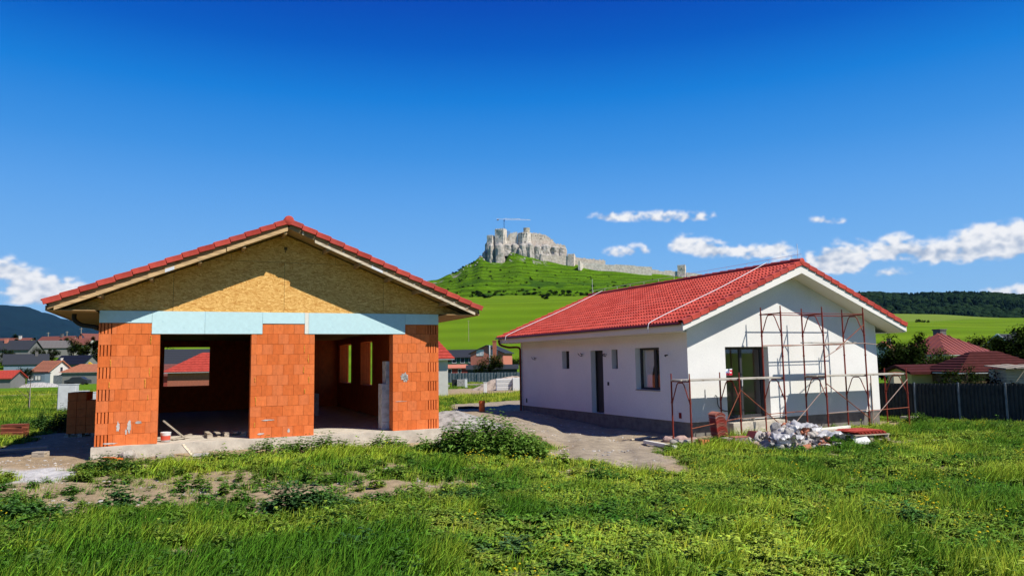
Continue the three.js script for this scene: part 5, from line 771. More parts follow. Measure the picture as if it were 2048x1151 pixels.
house({ px: 22, depth: 224, w: 6.5, d: 5, h: 3.2, rise: 1.5, turn: 0.1, wall: hm.cream, roof: hm.grey, label: 'grey roofed cottage under the brown roofed yellow house', rows: 6, windows: [['front', 1.5, 1.8, 0.8, 0.9]] });
house({ px: 106, depth: 215, w: 8, d: 5.5, h: 3, rise: 2, turn: 0.35, wall: hm.greyWall, roof: hm.grey, label: 'weathered grey roof above the orange garden house', rows: 7 });
house({ px: 152, depth: 238, w: 9, d: 7, h: 4, rise: 2.2, turn: 0.1, wall: hm.white, roof: hm.brown, label: 'white house with dull brown roof left of the brick house', rows: 8, chimney: [1, 0.5, 0.3, 0.6], chimneyM: hm.brickRed, windows: [['front', -1.5, 2.6, 1, 1], ['front', 2, 2.6, 1, 1]] });
house({ px: 176, depth: 246, w: 6, d: 6, h: 5.2, rise: 2.6, turn: 1.2, wall: hm.white, roof: hm.brown, label: 'narrow white gabled house under the brick house eave', rows: 6, windows: [['left', 0, 5.2, 0.9, 1.1]] });
// --- seen through the back window of the brick house
house({ px: 372, depth: 105, w: 12, d: 9, h: 2.6, rise: 2.8, turn: 0.25, wall: hm.greyWall, roof: hm.slate, label: 'slate roofed bungalow seen through the brick house window', rows: 12 });
house({ px: 345, depth: 84, w: 10, d: 6, h: 2.0, rise: 1.1, turn: 0.1, wall: hm.redWall, roof: hm.brown, label: 'low brown roofed annex seen through the brick house window', rows: 6 });
house({ px: 415, depth: 68, w: 5.4, d: 5, h: 2.1, rise: 1.7, turn: 0.1, wall: hm.brickRed, roof: hm.red, hip: 2.2, label: 'red hipped pavilion seen through the brick house window', rows: 8, name: 'garden_pavilion', category: 'pavilion' });
house({ px: 470, depth: 190, w: 9, d: 7, h: 5, rise: 2.4, turn: 0.2, wall: hm.cream, roof: hm.orange, label: 'pale house with orange roof far behind the brick house', rows: 8 });
// --- between the two houses
house({ px: 848, depth: 52, w: 3.2, d: 6, h: 2.72, rise: 2.35, turn: 0.12, wall: hm.white, roof: hm.red, hip: 1.6, over: 0.45, label: 'white bungalow with bright red hipped roof behind the brick house', rows: 11 });
{ const p = at(878.5, 770, 49.5), o = thing('rain_pipe', 'dark red rain pipe down the white bungalow corner', 'pipe', [p.x, terrain(p.x, p.z) - 0.05, p.z]); add('pipe', tube([V(0.9, 2.7, 0), V(0.8, 2.55, 0), V(0.2, 2.3, -0.05), V(0, 2.1, -0.1), V(0, 0.1, -0.1), V(0.1, 0, 0)], 0.06, 8, 40), M.gutter, o); }
{ const H = house({ px: 984, depth: 150, w: 7.2, d: 6.8, h: 5, rise: 1.5, turn: Math.PI / 2 - 0.25, wall: hm.pink, roof: hm.slate, label: 'two storey pink gabled house with dark roof and white windows', rows: 8, windows: [['left', -1.4, 5.0, 1.4, 1.1], ['left', 1.6, 5.0, 1.1, 1.1]], paneM: hm.lightWin }); void H; }
house({ px: 930, depth: 158, w: 9, d: 6, h: 4.4, rise: 1.5, turn: -0.1, wall: hm.green, roof: hm.slate, label: 'dark green timber wing with slate roof left of the pink house', rows: 6, windows: [['front', -1.8, 3.6, 0.8, 1], ['front', 0, 3.6, 0.8, 1], ['front', 1.8, 3.6, 0.8, 1]] });
house({ px: 915, depth: 148, w: 6, d: 2, h: 2.2, rise: 0.5, turn: 0, wall: hm.redWall, roof: hm.pink, label: 'low dark red annex before the green wing', rows: 3, windows: [['front', -1.6, 1.2, 0.9, 1.1], ['front', 0.5, 1.2, 0.5, 1.1]], name: 'annex', category: 'annex' });
house({ px: 985, depth: 141, w: 9.5, d: 2.2, h: 1.9, rise: 0.6, turn: 0, wall: hm.slate, roof: hm.slate, label: 'black carport at the foot of the pink house', rows: 3, name: 'carport', category: 'carport' });
{ const p = at(986, 752, 143), o = thing('chimney_pair', 'brick chimney and steel flue rising beside the pink house', 'chimney', [p.x, terrain(p.x, p.z) - 0.1, p.z]); add('brick_stack', [box(0, 0.75, 0, 7.1, -0.4, 0.3), box(-0.08, 0.83, 7.1, 7.25, -0.48, 0.38)], hm.brickRed, o); add('steel_flue', pipe(V(-0.6, 0, 0), V(-0.6, 6.3, 0), 0.14, 0.14, 10), M.zinc, o); }
function panelFence(p0, p1, h, m, label, post, step = 0.25, postM = hm.fencePale, n2 = 8) {
  const d = p1.clone().sub(p0), L = Math.hypot(d.x, d.z), F = thing('metal_fence', label, 'fence', [p0.x, 0, p0.z], -Math.atan2(d.z, d.x)); const y0 = p0.y - 0.15, yy = (x) => y0 + (p1.y - p0.y) * x / L;
  const n = Math.floor(L / post);
  for (let k = 0; k < n; k++) { const pts = [], x0 = k * L / n + 0.03, x1 = (k + 1) * L / n - 0.03, c = Math.round((x1 - x0) / step); for (let i = 0; i < c; i++) { const a = lerp(x0, x1, i / c), s = (x1 - x0) / c; pts.push([a, 0], [a + s * 0.45, 0], [a + s * 0.55, 0.03], [a + s * 0.9, 0.03]); } pts.push([x1, 0]); const back = pts.slice().reverse().map(([x, z]) => [x, z - 0.004]); const g = poly([...pts, ...back].map(([x, z]) => [x, z]), 0, h).rotateX(-Math.PI / 2); add('sheet', metreUV(g.translate(0, yy((x0 + x1) / 2), 0)), m, F); add('post', box(x1 + 0.005, x1 + 0.055, yy(x1) - 0.1, yy(x1) + h + 0.03, -0.05, 0.06), postM, F); }
  return F;
}
{ const a = at(880, 762, 101), b = at(1075, 758, 96); a.y = terrain(a.x, a.z); b.y = terrain(b.x, b.z); panelFence(a, b, 1.45, hm.fencePale, 'long grey sheet fence between the two houses', 2.4, 0.5); }
// building materials before that fence
const lot = (px, py, w, h, d, m, name, label, cat, turn = 0.05) => { const o = solo(name, box(-w / 2, w / 2, -0.05, h, -d / 2, d / 2, 0.02), m, label, cat); o.position.copy(ground(px, py)); o.rotation.y = turn; };
const post = (px, py, w, h, label) => { const o = thing('meter_post', label, 'post', ground(px, py)); add('post', box(-w / 2, w / 2, -0.05, h, -w / 2, w / 2, 0.015), M.white, o); add('cap', box(-w / 2 - 0.02, w / 2 + 0.02, h, h + 0.03, -w / 2 - 0.02, w / 2 + 0.02), M.cabinet, o); add('foot', box(-w / 2 - 0.08, w / 2 + 0.08, -0.08, 0.05, -w / 2 - 0.08, w / 2 + 0.08), M.blackPlastic, o); };
post(932, 776, 0.22, 0.85, 'white meter post on the left before the grey fence'); post(970.5, 786, 0.24, 0.8, 'white meter post standing alone in the grass strip');
lot(909, 774, 0.5, 0.75, 0.5, M.blackPlastic, 'dark_crate', 'dark crate left of the grey block pallet', 'crate'); lot(922, 774, 0.75, 0.75, 0.6, M.rubble[1], 'block_pallet', 'pallet of grey blocks beside the left meter post', 'pallet');
{ const o = thing('panel_stack', 'leaning stack of white panels before the sand heap', 'panels', ground(1013, 780), 0.1); for (let i = 0; i < 6; i++) add('panel', box(-0.85, 0.7, 0.02 + i * 0.16, 0.15 + i * 0.16, -0.4, 0.4, 0.01), i % 2 ? M.white : M.cabinet, o); add('strut', bar(V(0.2, 0, 0.6), V(0.7, 1.1, 0.45), 0.05), M.woodGrey, o); }
lot(1034, 780, 0.7, 1.0, 0.6, M.white, 'white_crate', 'white crate at the corner of the white house', 'crate'); lot(955, 772, 2.2, 0.25, 0.6, M.woodGrey, 'timber_pile', 'low pile of grey timber behind the meter posts', 'timber'); lot(890, 776, 0.8, 0.3, 0.6, M.stone, 'stone_pile', 'low pile of stones left of the dark crate', 'stones');
// --- right: fence, dark red barn, metal hipped roof
{ const a = at(1752, 842, 27.5), b = at(2120, 851, 23.8); a.y = terrain(a.x, a.z); b.y = terrain(b.x, b.z); panelFence(a, b, 1.46, hm.fence, 'dark grey corrugated metal fence right of the white house', 1.27, 0.115, hm.fencePale); }
{ const H = house({ px: 1886, depth: 62, w: 5.2, d: 5.2, h: 2.55, rise: 1.75, turn: 0.35, wall: hm.cream, roof: hm.rustMetal, hip: 2.4, over: 0.3, label: 'house with dusty red metal hipped roof and grey chimney', rows: 1, chimney: [0.5, -0.4, 0.35, 0.3] });
  const rf = H.getObjectByName('roof'), e = 2.9, y0 = 2.53, y1 = 4.33, rx = 0.2; for (let i = 1; i < 12; i++) { const q = i / 12, x = lerp(-e, e, q), tx = clamp(x, -rx, rx), k = 1 - clamp((Math.abs(x) - rx) / (e - rx)); for (const [a, b] of [[V(x, y0, e), V(lerp(x, x, k), lerp(y0, y1, k), lerp(e, 0, k))], [V(-e, y0, x), V(lerp(-e, -rx, k), lerp(y0, y1, k), x)], [V(e, y0, x), V(lerp(e, rx, k), lerp(y0, y1, k), x)]]) add('seam', bar(a.add(V(0, 0.03, 0)), b.add(V(0, 0.03, 0)), 0.035, 0.05), hm.rustMetal, rf); void tx; } }
{
  const H = house({ px: 1972, depth: 44, w: 5.4, d: 3.4, h: 1.45, rise: 1.15, turn: 0.05, wall: M.timberDark, roof: hm.darkRed, hip: 1.9, over: 0.25, label: 'open carport with dark red tiled roof behind the metal fence', rows: 8, name: 'open_carport', category: 'carport' }); add('post', box(2.6, 2.75, 0, 1.4, 1.75, 1.9), hm.redWall, H); }
{ const p = at(2040, 740, 33), o = thing('lean_to', 'weathered lean to shed with ragged board roof at the right edge', 'shed', [p.x, terrain(p.x, p.z) - 0.1, p.z], -0.1); add('wall', box(-0.8, 2.2, 0, 1.75, -1, 0.4), M.woodGrey, o); for (let i = 0; i < 9; i++) add('roof_board', box(-1.0 + i * 0.37, -0.66 + i * 0.37, 1.82 + (i % 3) * 0.02, 1.86 + (i % 3) * 0.02, -1.1, 0.7 + (i % 2) * 0.1).rotateX(0.06), M.woodGrey, o); }
house({ px: 2030, depth: 112, w: 7, d: 5, h: 3.9, rise: 2.1, turn: 0.5, wall: hm.blueGrey, roof: hm.slate, label: 'blue grey gabled house among the trees at the right edge', rows: 6, fascia: hm.trim, chimney: [1, 0, 0.3, 0.3] });
house({ px: 1775, depth: 95, w: 3.6, d: 3.4, h: 3.2, rise: 1.5, turn: 0.9, wall: hm.white, roof: hm.orange, label: 'small white gabled house with orange roof beyond the trees', rows: 5, chimney: [0.3, 0.4, 0.2, 0.3] });
house({ px: 1838, depth: 46, w: 2.6, d: 2.4, h: 1.5, rise: 0.35, turn: 0.1, wall: hm.yellow, roof: hm.darkRed, label: 'low yellow shed behind the corrugated fence', rows: 3, name: 'village_shed', category: 'shed' });
{ const p = at(1791, 760, 29), o = thing('beehive_box', 'small pale yellow box with orange top showing over the fence', 'box', [p.x, terrain(p.x, p.z), p.z], 0.1); add('body', box(-0.15, 0.15, 0, 1.55, -0.15, 0.15), hm.cream, o); add('top', box(-0.17, 0.17, 1.55, 1.68, -0.17, 0.17), hm.orange, o); }
// poles and wires
for (const [px, top, bot, depth, l] of [[96, 664, 700, 300, 'thin grey utility pole left of the yellow house'], [133.5, 662, 700, 290, 'thin pale utility pole above the red brown roof'], [162, 655, 700, 280, 'tall pale utility pole nearest the brick house eave'], [937, 640, 668, 420, 'thin pole in the green field between the houses']]) { const a = at(px, top, depth), y = terrain(a.x, a.z), o = thing('utility_pole', l, 'pole', [a.x, y, a.z]); add('pole', pipe(V(0, -0.3, 0), V(0, a.y - y, 0), 0.16, 0.11, 6), M.woodGrey, o); add('cross_arm', box(-0.7, 0.7, a.y - y - 0.5, a.y - y - 0.38, -0.06, 0.06), M.woodGrey, o); }
mound('rubble_mound', 10, 772, 9, 5, 2.2, M.rubble[2], 'brownish rubble mound at the left edge of the meadow', 'rubble', 20); mound('grey_gravel_heap', 80, 774, 9, 4, 0.9, M.gravel, 'long low heap of grey gravel before the blue grey shed', 'gravel', 26);
{ const o = thing('excavator', 'small yellow excavator behind the orange brown roof', 'excavator', (() => { const p = at(180, 740, 162); p.y = terrain(p.x, p.z); return p; })()); const ym = mat(0.7, 0.45, 0.03, { roughness: 0.5 }); add('body', box(-0.9, 0.9, 0.9, 1.9, -0.8, 0.8, 0.08), ym, o); add('cab', box(-0.3, 0.6, 1.9, 3.0, -0.6, 0.6, 0.06), hm.pane, o); add('boom', [bar(V(-0.6, 1.8, 0), V(-0.3, 4.2, 0), 0.3), bar(V(-0.3, 4.2, 0), V(0.9, 3.4, 0), 0.25)], ym, o); add('track', box(-1.1, 1.1, 0, 0.7, -1, -0.5, 0.2), M.blackPlastic, o); add('track', box(-1.1, 1.1, 0, 0.7, 0.5, 1, 0.2), M.blackPlastic, o); add('bucket', box(0.7, 1.2, 2.8, 3.4, -0.4, 0.4, 0.08), ym, o); }
{ const o = thing('parked_car', 'dark car parked before the low orange brown barn', 'car', (() => { const p = at(155, 758, 140); p.y = terrain(p.x, p.z); return p; })(), 0.1); const s = new THREE.Shape([[-2, 0.35], [-2.05, 0.8], [-1.3, 0.95], [-0.7, 1.42], [0.8, 1.45], [1.5, 1], [2.05, 0.85], [2.1, 0.35]].map(([x, y]) => new THREE.Vector2(x, y))); add('body', metreUV(new THREE.ExtrudeGeometry(s, { depth: 1.5, bevelEnabled: true, bevelSize: 0.08, bevelThickness: 0.08, bevelSegments: 2 }).translate(0, 0, -0.75)), mat(0.03, 0.035, 0.04, { roughness: 0.3 }), o); add('side_window', poly([[-0.95, 0.98], [-0.6, 1.34], [0.7, 1.36], [1.2, 1]], 0.83, 0.845), hm.pane, o); for (const [x, z] of [[-1.3, -0.75], [1.3, -0.75], [-1.3, 0.75], [1.3, 0.75]]) add('wheel', new THREE.CylinderGeometry(0.33, 0.33, 0.22, 18).rotateX(Math.PI / 2).translate(x, 0.33, z), M.blackPlastic, o); }

// ------------------------------------------------------------------ trees and bushes
function leafCloud(n, size, seed, place, tone = [0.8, 1.2]) {   // many folded leaves, each its own size, turn and tone
  const r = rng(seed), pos = new Float32Array(n * 12), col = new Float32Array(n * 12), idx = new Uint32Array(n * 6), nor = new Float32Array(n * 12), a = V(0, 0, 0), b = V(0, 0, 0), c = V(0, 0, 0);
  for (let i = 0; i < n; i++) {
    const { p, d } = place(r), s = size * lerp(0.6, 1.35, r()), nn = V(r() - 0.5, r() * 0.9 + 0.1, r() - 0.5).add(d ?? V(0, 0, 0)).normalize(); a.set(r() - 0.5, (r() - 0.5) * 0.6, r() - 0.5).cross(nn).normalize(); b.crossVectors(nn, a);
    const q = [p.clone().addScaledVector(a, -s * 0.5), p.clone().addScaledVector(b, s * 0.32).addScaledVector(nn, s * 0.1), p.clone().addScaledVector(a, s * 0.55).addScaledVector(nn, -s * 0.06), p.clone().addScaledVector(b, -s * 0.32).addScaledVector(nn, s * 0.1)];
    const k = lerp(tone[0], tone[1], r()), y = lerp(0.85, 1.2, r());
    q.forEach((v, j) => { pos.set([v.x, v.y, v.z], (i * 4 + j) * 3); col.set([k * y, k, k], (i * 4 + j) * 3); nor.set([nn.x, nn.y, nn.z], (i * 4 + j) * 3); }); idx.set([0, 1, 2, 0, 2, 3].map((v) => v + i * 4), i * 6);
  }
  const g = new THREE.BufferGeometry(); g.setAttribute('position', new THREE.BufferAttribute(pos, 3)); g.setAttribute('color', new THREE.BufferAttribute(col, 3)); g.setAttribute('normal', new THREE.BufferAttribute(nor, 3)); g.setAttribute('uv', new THREE.BufferAttribute(new Float32Array(n * 8), 2)); g.setIndex(new THREE.BufferAttribute(idx, 1)); return g;
}
const bark = mat(0.14, 0.1, 0.07, { map: tWood, roughness: 1 });
function crownPlace(rx, ry, rz, cy, clumps, seed, tight = 0.42) {
  const r = rng(seed), cs = []; for (let i = 0; i < clumps; i++) { const u = r() * 2 - 1, a = r() * 6.2832, q = Math.pow(r(), 0.45), s = Math.sqrt(1 - u * u); cs.push([V(Math.cos(a) * s * q * rx, cy + u * q * ry, Math.sin(a) * s * q * rz), lerp(0.6, 1.25, r()) * tight * Math.min(rx, ry)]); }
  return { cs, place: (rr) => { const [c, rad] = cs[Math.floor(rr() * cs.length)], u = rr() * 2 - 1, a = rr() * 6.2832, q = Math.pow(rr(), 0.4) * rad, s = Math.sqrt(1 - u * u), d = V(Math.cos(a) * s, u, Math.sin(a) * s); return { p: c.clone().addScaledVector(d, q), d: d.multiplyScalar(0.8) }; } };
}
function tree(name, label, x, z, h, rx, opt = {}) {
  const y = terrain(x, z), t = thing(name, label, opt.category ?? 'tree', [x, y, z], rnd(0, 6), opt.group), ry = h * (opt.fill ?? 0.42), cy = h - ry, { cs, place } = crownPlace(rx, ry, rx, cy, opt.clumps ?? 26, opt.seed ?? Math.floor(rnd(1, 9999)));
  const tr = h * 0.022 + 0.03, parts = [pipe(V(0, -0.2, 0), V(0.05 * h * 0.3, cy * 0.7, 0), tr * 1.3, tr * 0.8, 8), pipe(V(0.05 * h * 0.3, cy * 0.7, 0), V(0, h * 0.82, 0), tr * 0.8, tr * 0.2, 7)];
  for (const [c] of cs.slice(0, 11)) parts.push(pipe(V(0.015 * h, lerp(cy * 0.5, cy, 0.6), 0), c, tr * 0.45, tr * 0.12, 5));
  add('trunk', parts, opt.bark ?? bark, t); add('crown', leafCloud(opt.leaves ?? 3200, opt.leaf ?? h * 0.045, opt.seed ?? 5, place), opt.mat ?? leafMat(0.05, 0.105, 0.018), t); return t;
}
const spot = (px, depth) => { const p = at(px, 740, depth); return [p.x, p.z]; };
const lm = { mid: leafMat(0.12, 0.22, 0.034, 0.15), dark: leafMat(0.075, 0.145, 0.032, 0.15), light: leafMat(0.18, 0.28, 0.04, 0.15), olive: leafMat(0.15, 0.21, 0.052, 0.15), plum: leafMat(0.11, 0.02, 0.024) };
for (const [px, depth, h, rx, m, label, o] of [
  [46, 141, 3.7, 1.5, lm.dark, 'dark round tree left of the blue grey shed', {}], [145, 205, 6, 2.3, lm.mid, 'green tree among the roofs below the dull brown roof', {}], [44, 205, 4.6, 2.2, lm.mid, 'bushy tree below the yellow house at the far left', {}], [188, 215, 7.5, 2, lm.olive, 'olive green tree just left of the brick house eave', {}], [24, 290, 9.5, 2.4, lm.dark, 'dark tree rising above the far left brown roof', {}], [92, 244, 5.5, 1.4, lm.mid, 'small tree in front of the cream gable', {}], [60, 262, 7.4, 2, lm.olive, 'olive tree between the two yellow houses', {}], [170, 228, 4.5, 1.8, lm.mid, 'low tree at the white gabled house', {}],
  [10, 180, 5, 1.9, lm.dark, 'dark tree between the roofs at the left picture edge', {}], [75, 190, 4.6, 1.6, lm.mid, 'round tree above the slate roof beside the garden house', {}], [125, 232, 6, 1.7, lm.olive, 'olive tree at the right end of the red brown roof', {}], [104, 196, 4.2, 1.6, lm.dark, 'dark shrub under the weathered grey roof', {}], [165, 198, 5.4, 1.7, lm.light, 'light green tree left of the yellow excavator', {}], [30, 238, 6.4, 1.9, lm.olive, 'olive tree before the brown roofed yellow house', {}], [184, 180, 5.2, 1.5, lm.dark, 'dark tree beside the yellow excavator', {}],
  [984, 116, 3.9, 2.0, lm.mid, 'bright green shrub tree before the pink house', { leaves: 5000, fill: 0.5 }], [962, 118, 2.5, 1.3, lm.light, 'lower yellow green shrub left of the shrub tree', { fill: 0.5 }], [1025, 160, 4.6, 1.7, lm.dark, 'dark tree right of the pink house', {}], [340, 150, 6.2, 2.6, lm.dark, 'dark tree seen through the left opening of the brick house', {}], [385, 170, 6.6, 2.8, lm.mid, 'green tree seen high in the brick house back window', {}],
  [1790, 50, 3.4, 1.5, lm.dark, 'dark fruit tree nearest the right corner of the white house', { leaves: 5200, clumps: 34 }], [1822, 54, 3.9, 1.5, lm.mid, 'leafy fruit tree right of the dark fruit tree', { leaves: 5200, clumps: 34 }], [1866, 52, 3.0, 1.5, lm.mid, 'fruit tree in front of the red metal roof', { leaves: 5000, clumps: 32 }], [1895, 47, 2.3, 0.9, lm.olive, 'low olive shrub left of the dark red carport', { leaves: 2600 }], [1950, 72, 4.3, 1.7, lm.olive, 'olive tree behind the dark red carport roof', { leaves: 4600, clumps: 32 }], [1990, 76, 4.5, 1.7, lm.mid, 'green tree before the blue grey gabled house', { leaves: 4600, clumps: 32 }], [2032, 48, 3.9, 1.35, lm.dark, 'dark conifer like tree above the lean to shed', { leaves: 5200, clumps: 36 }], [2075, 52, 4.4, 1.6, lm.dark, 'dark tree cut by the right picture edge', { leaves: 4600 }], [2003, 33.5, 2.05, 0.75, lm.plum, 'dark red leaved bush behind the fence', { leaves: 2600, fill: 0.5 }], [1897, 34, 1.75, 0.55, lm.mid, 'green bush peeking over the metal fence', { leaves: 1800, fill: 0.5 }], [1935, 40, 1.9, 0.8, lm.dark, 'dark bush in the shade of the carport', { leaves: 1600, fill: 0.5 }],
]) { const [x, z] = spot(px, depth); tree(/bush|shrub/.test(label) ? 'bush' : 'leafy_tree', label, x, z, h, rx, { mat: m, seed: Math.floor(px * 3 + depth), ...o, category: /bush|shrub/.test(label) ? 'bush' : 'tree' }); }
// scattered bushes on the castle hill
{
  const r = rng(61), protos = [0, 1, 2].map((k) => { const { place } = crownPlace(1, 0.62, 1, 0.45, 12, 70 + k, 0.5); return leafCloud(420, 0.3, 80 + k, place); });
  const dm = leafMat(0.04, 0.09, 0.018), dm2 = leafMat(0.05, 0.11, 0.02); let k = 0;
  const one = (px, depth, s, label) => { const x = (px - 1024) / FOC * depth, z = -depth, o = solo('hill_bush', protos[k++ % 3], k % 3 ? dm : dm2, label, 'bush', 'bushes on the castle hill'); o.position.set(x, (depth > 862 ? castleHill(x, z) : terrain(x, z)) + 0.2, z); o.rotation.y = r() * 6; o.scale.set(s * lerp(0.9, 1.5, r()), s, s * 1.2); };
  for (let i = 0; i < 150; i++) one(lerp(880, 1330, Math.pow(r(), 1.1)), lerp(900, 1400, r()), lerp(0.8, 2.5, Math.pow(r(), 2)), 'small dark green bush dotted on the slope of the castle hill');
  for (let i = 0; i < 80; i++) one(lerp(930, 1210, r()), lerp(865, 930, r()), lerp(1.2, 3, r()), 'dark bush in the hedge line at the foot of the castle hill');
  one(1092, 700, 3.6, 'single round dark bush in the green field below the castle'); one(968, 820, 3.6, 'dark bush pair by the brick house roof below the castle'); one(975, 822, 3, 'smaller bush right of the dark bush pair in the field');
  for (let i = 0; i < 16; i++) one(lerp(905, 966, r()), CD - 8 + r() * 16, lerp(1.4, 3, r()), 'bush on the skyline of the left hill flank');
  for (const [px, d, s] of [[1835, 640, 1.8], [1846, 640, 1.5], [1855, 645, 1.3]]) { const x = (px - 1024) / FOC * d, o = solo('field_bush', protos[k++ % 3], dm, `${px === 1835 ? 'largest' : px === 1846 ? 'middle' : 'smallest'} of three dark bushes in the right hand field`, 'bush'); o.position.set(x, terrain(x, -d) + 0.2, -d); o.scale.setScalar(s * 1.3); }
}
// rocks below the castle
{ const r = rng(66); for (let i = 0; i < 40; i++) { const px = lerp(925, 1095, r()), d = CD - lerp(2, 60, r()), x = (px - 1024) / FOC * d, s = lerp(1, 3.2, Math.pow(r(), 2)), o = solo('hill_rock', metreUV(jitter(new THREE.IcosahedronGeometry(s, 2), s * 0.35, 1 / s, i * 5), 0.1), M.rock, 'grey outcrop rock on the grass below the castle', 'rock', 'rocks below the castle'); o.position.set(x, castleHill(x, -d), -d); } }

// ------------------------------------------------------------------ grass and weeds of the foreground
function blades(n, h, spread, w, seed, lean = 0.5, seg = 3) {
  const r = rng(seed), pos = [], nor = [], idx = [], col = []; 
  for (let i = 0; i < n; i++) {
    const a = r() * 6.2832, q = Math.sqrt(r()) * spread, x = Math.cos(a) * q, z = Math.sin(a) * q, H = h * lerp(0.5, 1.15, r()), f = r() * 6.2832, bx = Math.cos(f) * 0.35 + lean * 0.8, bz = Math.sin(f) * 0.35 - lean * 0.15, bend = H * lerp(0.25, 0.8, r()), ww = w * lerp(0.6, 1.3, r()), t = r() * 6.2832, sx = Math.cos(t) * ww, sz = Math.sin(t) * ww, k = lerp(0.75, 1.25, r()), y = lerp(0.85, 1.25, r());
    const b0 = pos.length / 3;
    for (let s = 0; s <= seg; s++) { const u = s / seg, cx = x + bx * bend * u * u, cz = z + bz * bend * u * u, cy = H * u * (1 - 0.28 * u * bend / H) - 0.02, m = 1 - u * u * 0.92; pos.push(cx - sx * m, cy, cz - sz * m); nor.push(-sz / ww * 0.5, 0.75, sx / ww * 0.5); col.push(k * y, k, k * 0.9); if (s < seg) { pos.push(cx + sx * m, cy, cz + sz * m); nor.push(-sz / ww * 0.5, 0.75, sx / ww * 0.5); col.push(k * y, k, k * 0.9); } }
    for (let s = 0; s < seg; s++) { const p = b0 + s * 2; if (s < seg - 1) idx.push(p, p + 1, p + 2, p + 1, p + 3, p + 2); else idx.push(p, p + 1, p + 2); }
  }
  const g = new THREE.BufferGeometry(); g.setAttribute('position', new THREE.Float32BufferAttribute(pos, 3)); g.setAttribute('normal', new THREE.Float32BufferAttribute(nor, 3)); g.setAttribute('color', new THREE.Float32BufferAttribute(col, 3)); g.setAttribute('uv', new THREE.Float32BufferAttribute(new Array(pos.length / 3 * 2).fill(0), 2)); g.setIndex(idx); return g;
}
// an upright weed: stem with pairs of leaves
function weed(h, leaf, pairs, seed, stems = 1, spread = 0) {
  const r = rng(seed), pos = [], nor = [], col = [], idx = [];
  const tri = (P3, N, k) => { const b = pos.length / 3; for (const p of P3) { pos.push(p.x, p.y, p.z); nor.push(N.x, N.y, N.z); col.push(k[0], k[1], k[2]); } for (let i = 1; i < P3.length - 1; i++) idx.push(b, b + i, b + i + 1); };
  for (let s = 0; s < stems; s++) {
    const a0 = r() * 6.2832, q = Math.sqrt(r()) * spread, X = Math.cos(a0) * q, Z = Math.sin(a0) * q, H = h * lerp(0.6, 1.1, r()), lx = (r() - 0.35) * 0.3 * H, lz = (r() - 0.5) * 0.25 * H;
    const axis = (u) => V(X + lx * u * u, H * u, Z + lz * u * u); tri([axis(0).add(V(-0.004, 0, 0)), axis(0).add(V(0.004, 0, 0)), axis(0.98)], V(0, 0.3, 1), [0.9, 0.9, 0.7]); tri([axis(0).add(V(0, 0, -0.004)), axis(0).add(V(0, 0, 0.004)), axis(0.98)], V(1, 0.3, 0), [0.9, 0.9, 0.7]);
    for (let i = 0; i < pairs; i++) { const u = lerp(0.12, 1, i / (pairs - 1)), c = axis(u), an = i * 1.57 + r() * 0.6, L = leaf * lerp(1.15, 0.45, Math.abs(u - 0.45) * 1.4) * lerp(0.75, 1.2, r()); for (const sg of [0, Math.PI]) { const a = an + sg, d = V(Math.cos(a), lerp(-0.25, 0.55, r()), Math.sin(a)).normalize(), sd = V(-Math.sin(a), 0, Math.cos(a)), up = d.clone().cross(sd).multiplyScalar(-1); const k0 = lerp(0.75, 1.25, r()), k = [k0 * lerp(0.9, 1.15, r()), k0, k0 * 0.9]; const m = c.clone().addScaledVector(d, L * 0.45), tip = c.clone().addScaledVector(d, L).add(V(0, -L * 0.22, 0)), n = up.y < 0 ? up.negate() : up; tri([c, m.clone().addScaledVector(sd, L * 0.3).addScaledVector(n, L * 0.06), tip, m], n.clone().addScaledVector(sd, 0.3).normalize(), k); tri([c, m, tip, m.clone().addScaledVector(sd, -L * 0.3).addScaledVector(n, L * 0.06)], n.clone().addScaledVector(sd, -0.3).normalize(), k); } }
  }
  const g = new THREE.BufferGeometry(); g.setAttribute('position', new THREE.Float32BufferAttribute(pos, 3)); g.setAttribute('normal', new THREE.Float32BufferAttribute(nor, 3)); g.setAttribute('color', new THREE.Float32BufferAttribute(col, 3)); g.setAttribute('uv', new THREE.Float32BufferAttribute(new Array(pos.length / 3 * 2).fill(0), 2)); g.setIndex(idx); return g;
}
const plantM = () => leafMat(1, 1, 1, 0.15);
function scatter(name, label, category, geo, list) {   // list of [x, z, scale, turn, r, g, b]
  const im = new THREE.InstancedMesh(geo, plantM(), list.length), m = new THREE.Matrix4(), c = new THREE.Color(), q = new THREE.Quaternion(); list.forEach(([x, z, s, t, r, g, b, sy = 1], i) => { m.compose(V(x, terrain(x, z) - 0.015, z), q.setFromAxisAngle(V(0, 1, 0), t), V(s, s * sy, s)); im.setMatrixAt(i, m); im.setColorAt(i, c.setRGB(r, g, b)); }); im.name = numbered(name); tag(im, label, category, null, 'stuff'); im.castShadow = im.receiveShadow = true; scene.add(im); return im;
}
const onBuilding = (x, z) => { const [u, w] = inA(x, z), [s, t] = inB(x, z); return (u > -0.15 && u < 8.15 && w > -0.2 && w < 13.2) || (s > -0.1 && s < 8.4 && t > -0.45 && t < 11.3); };
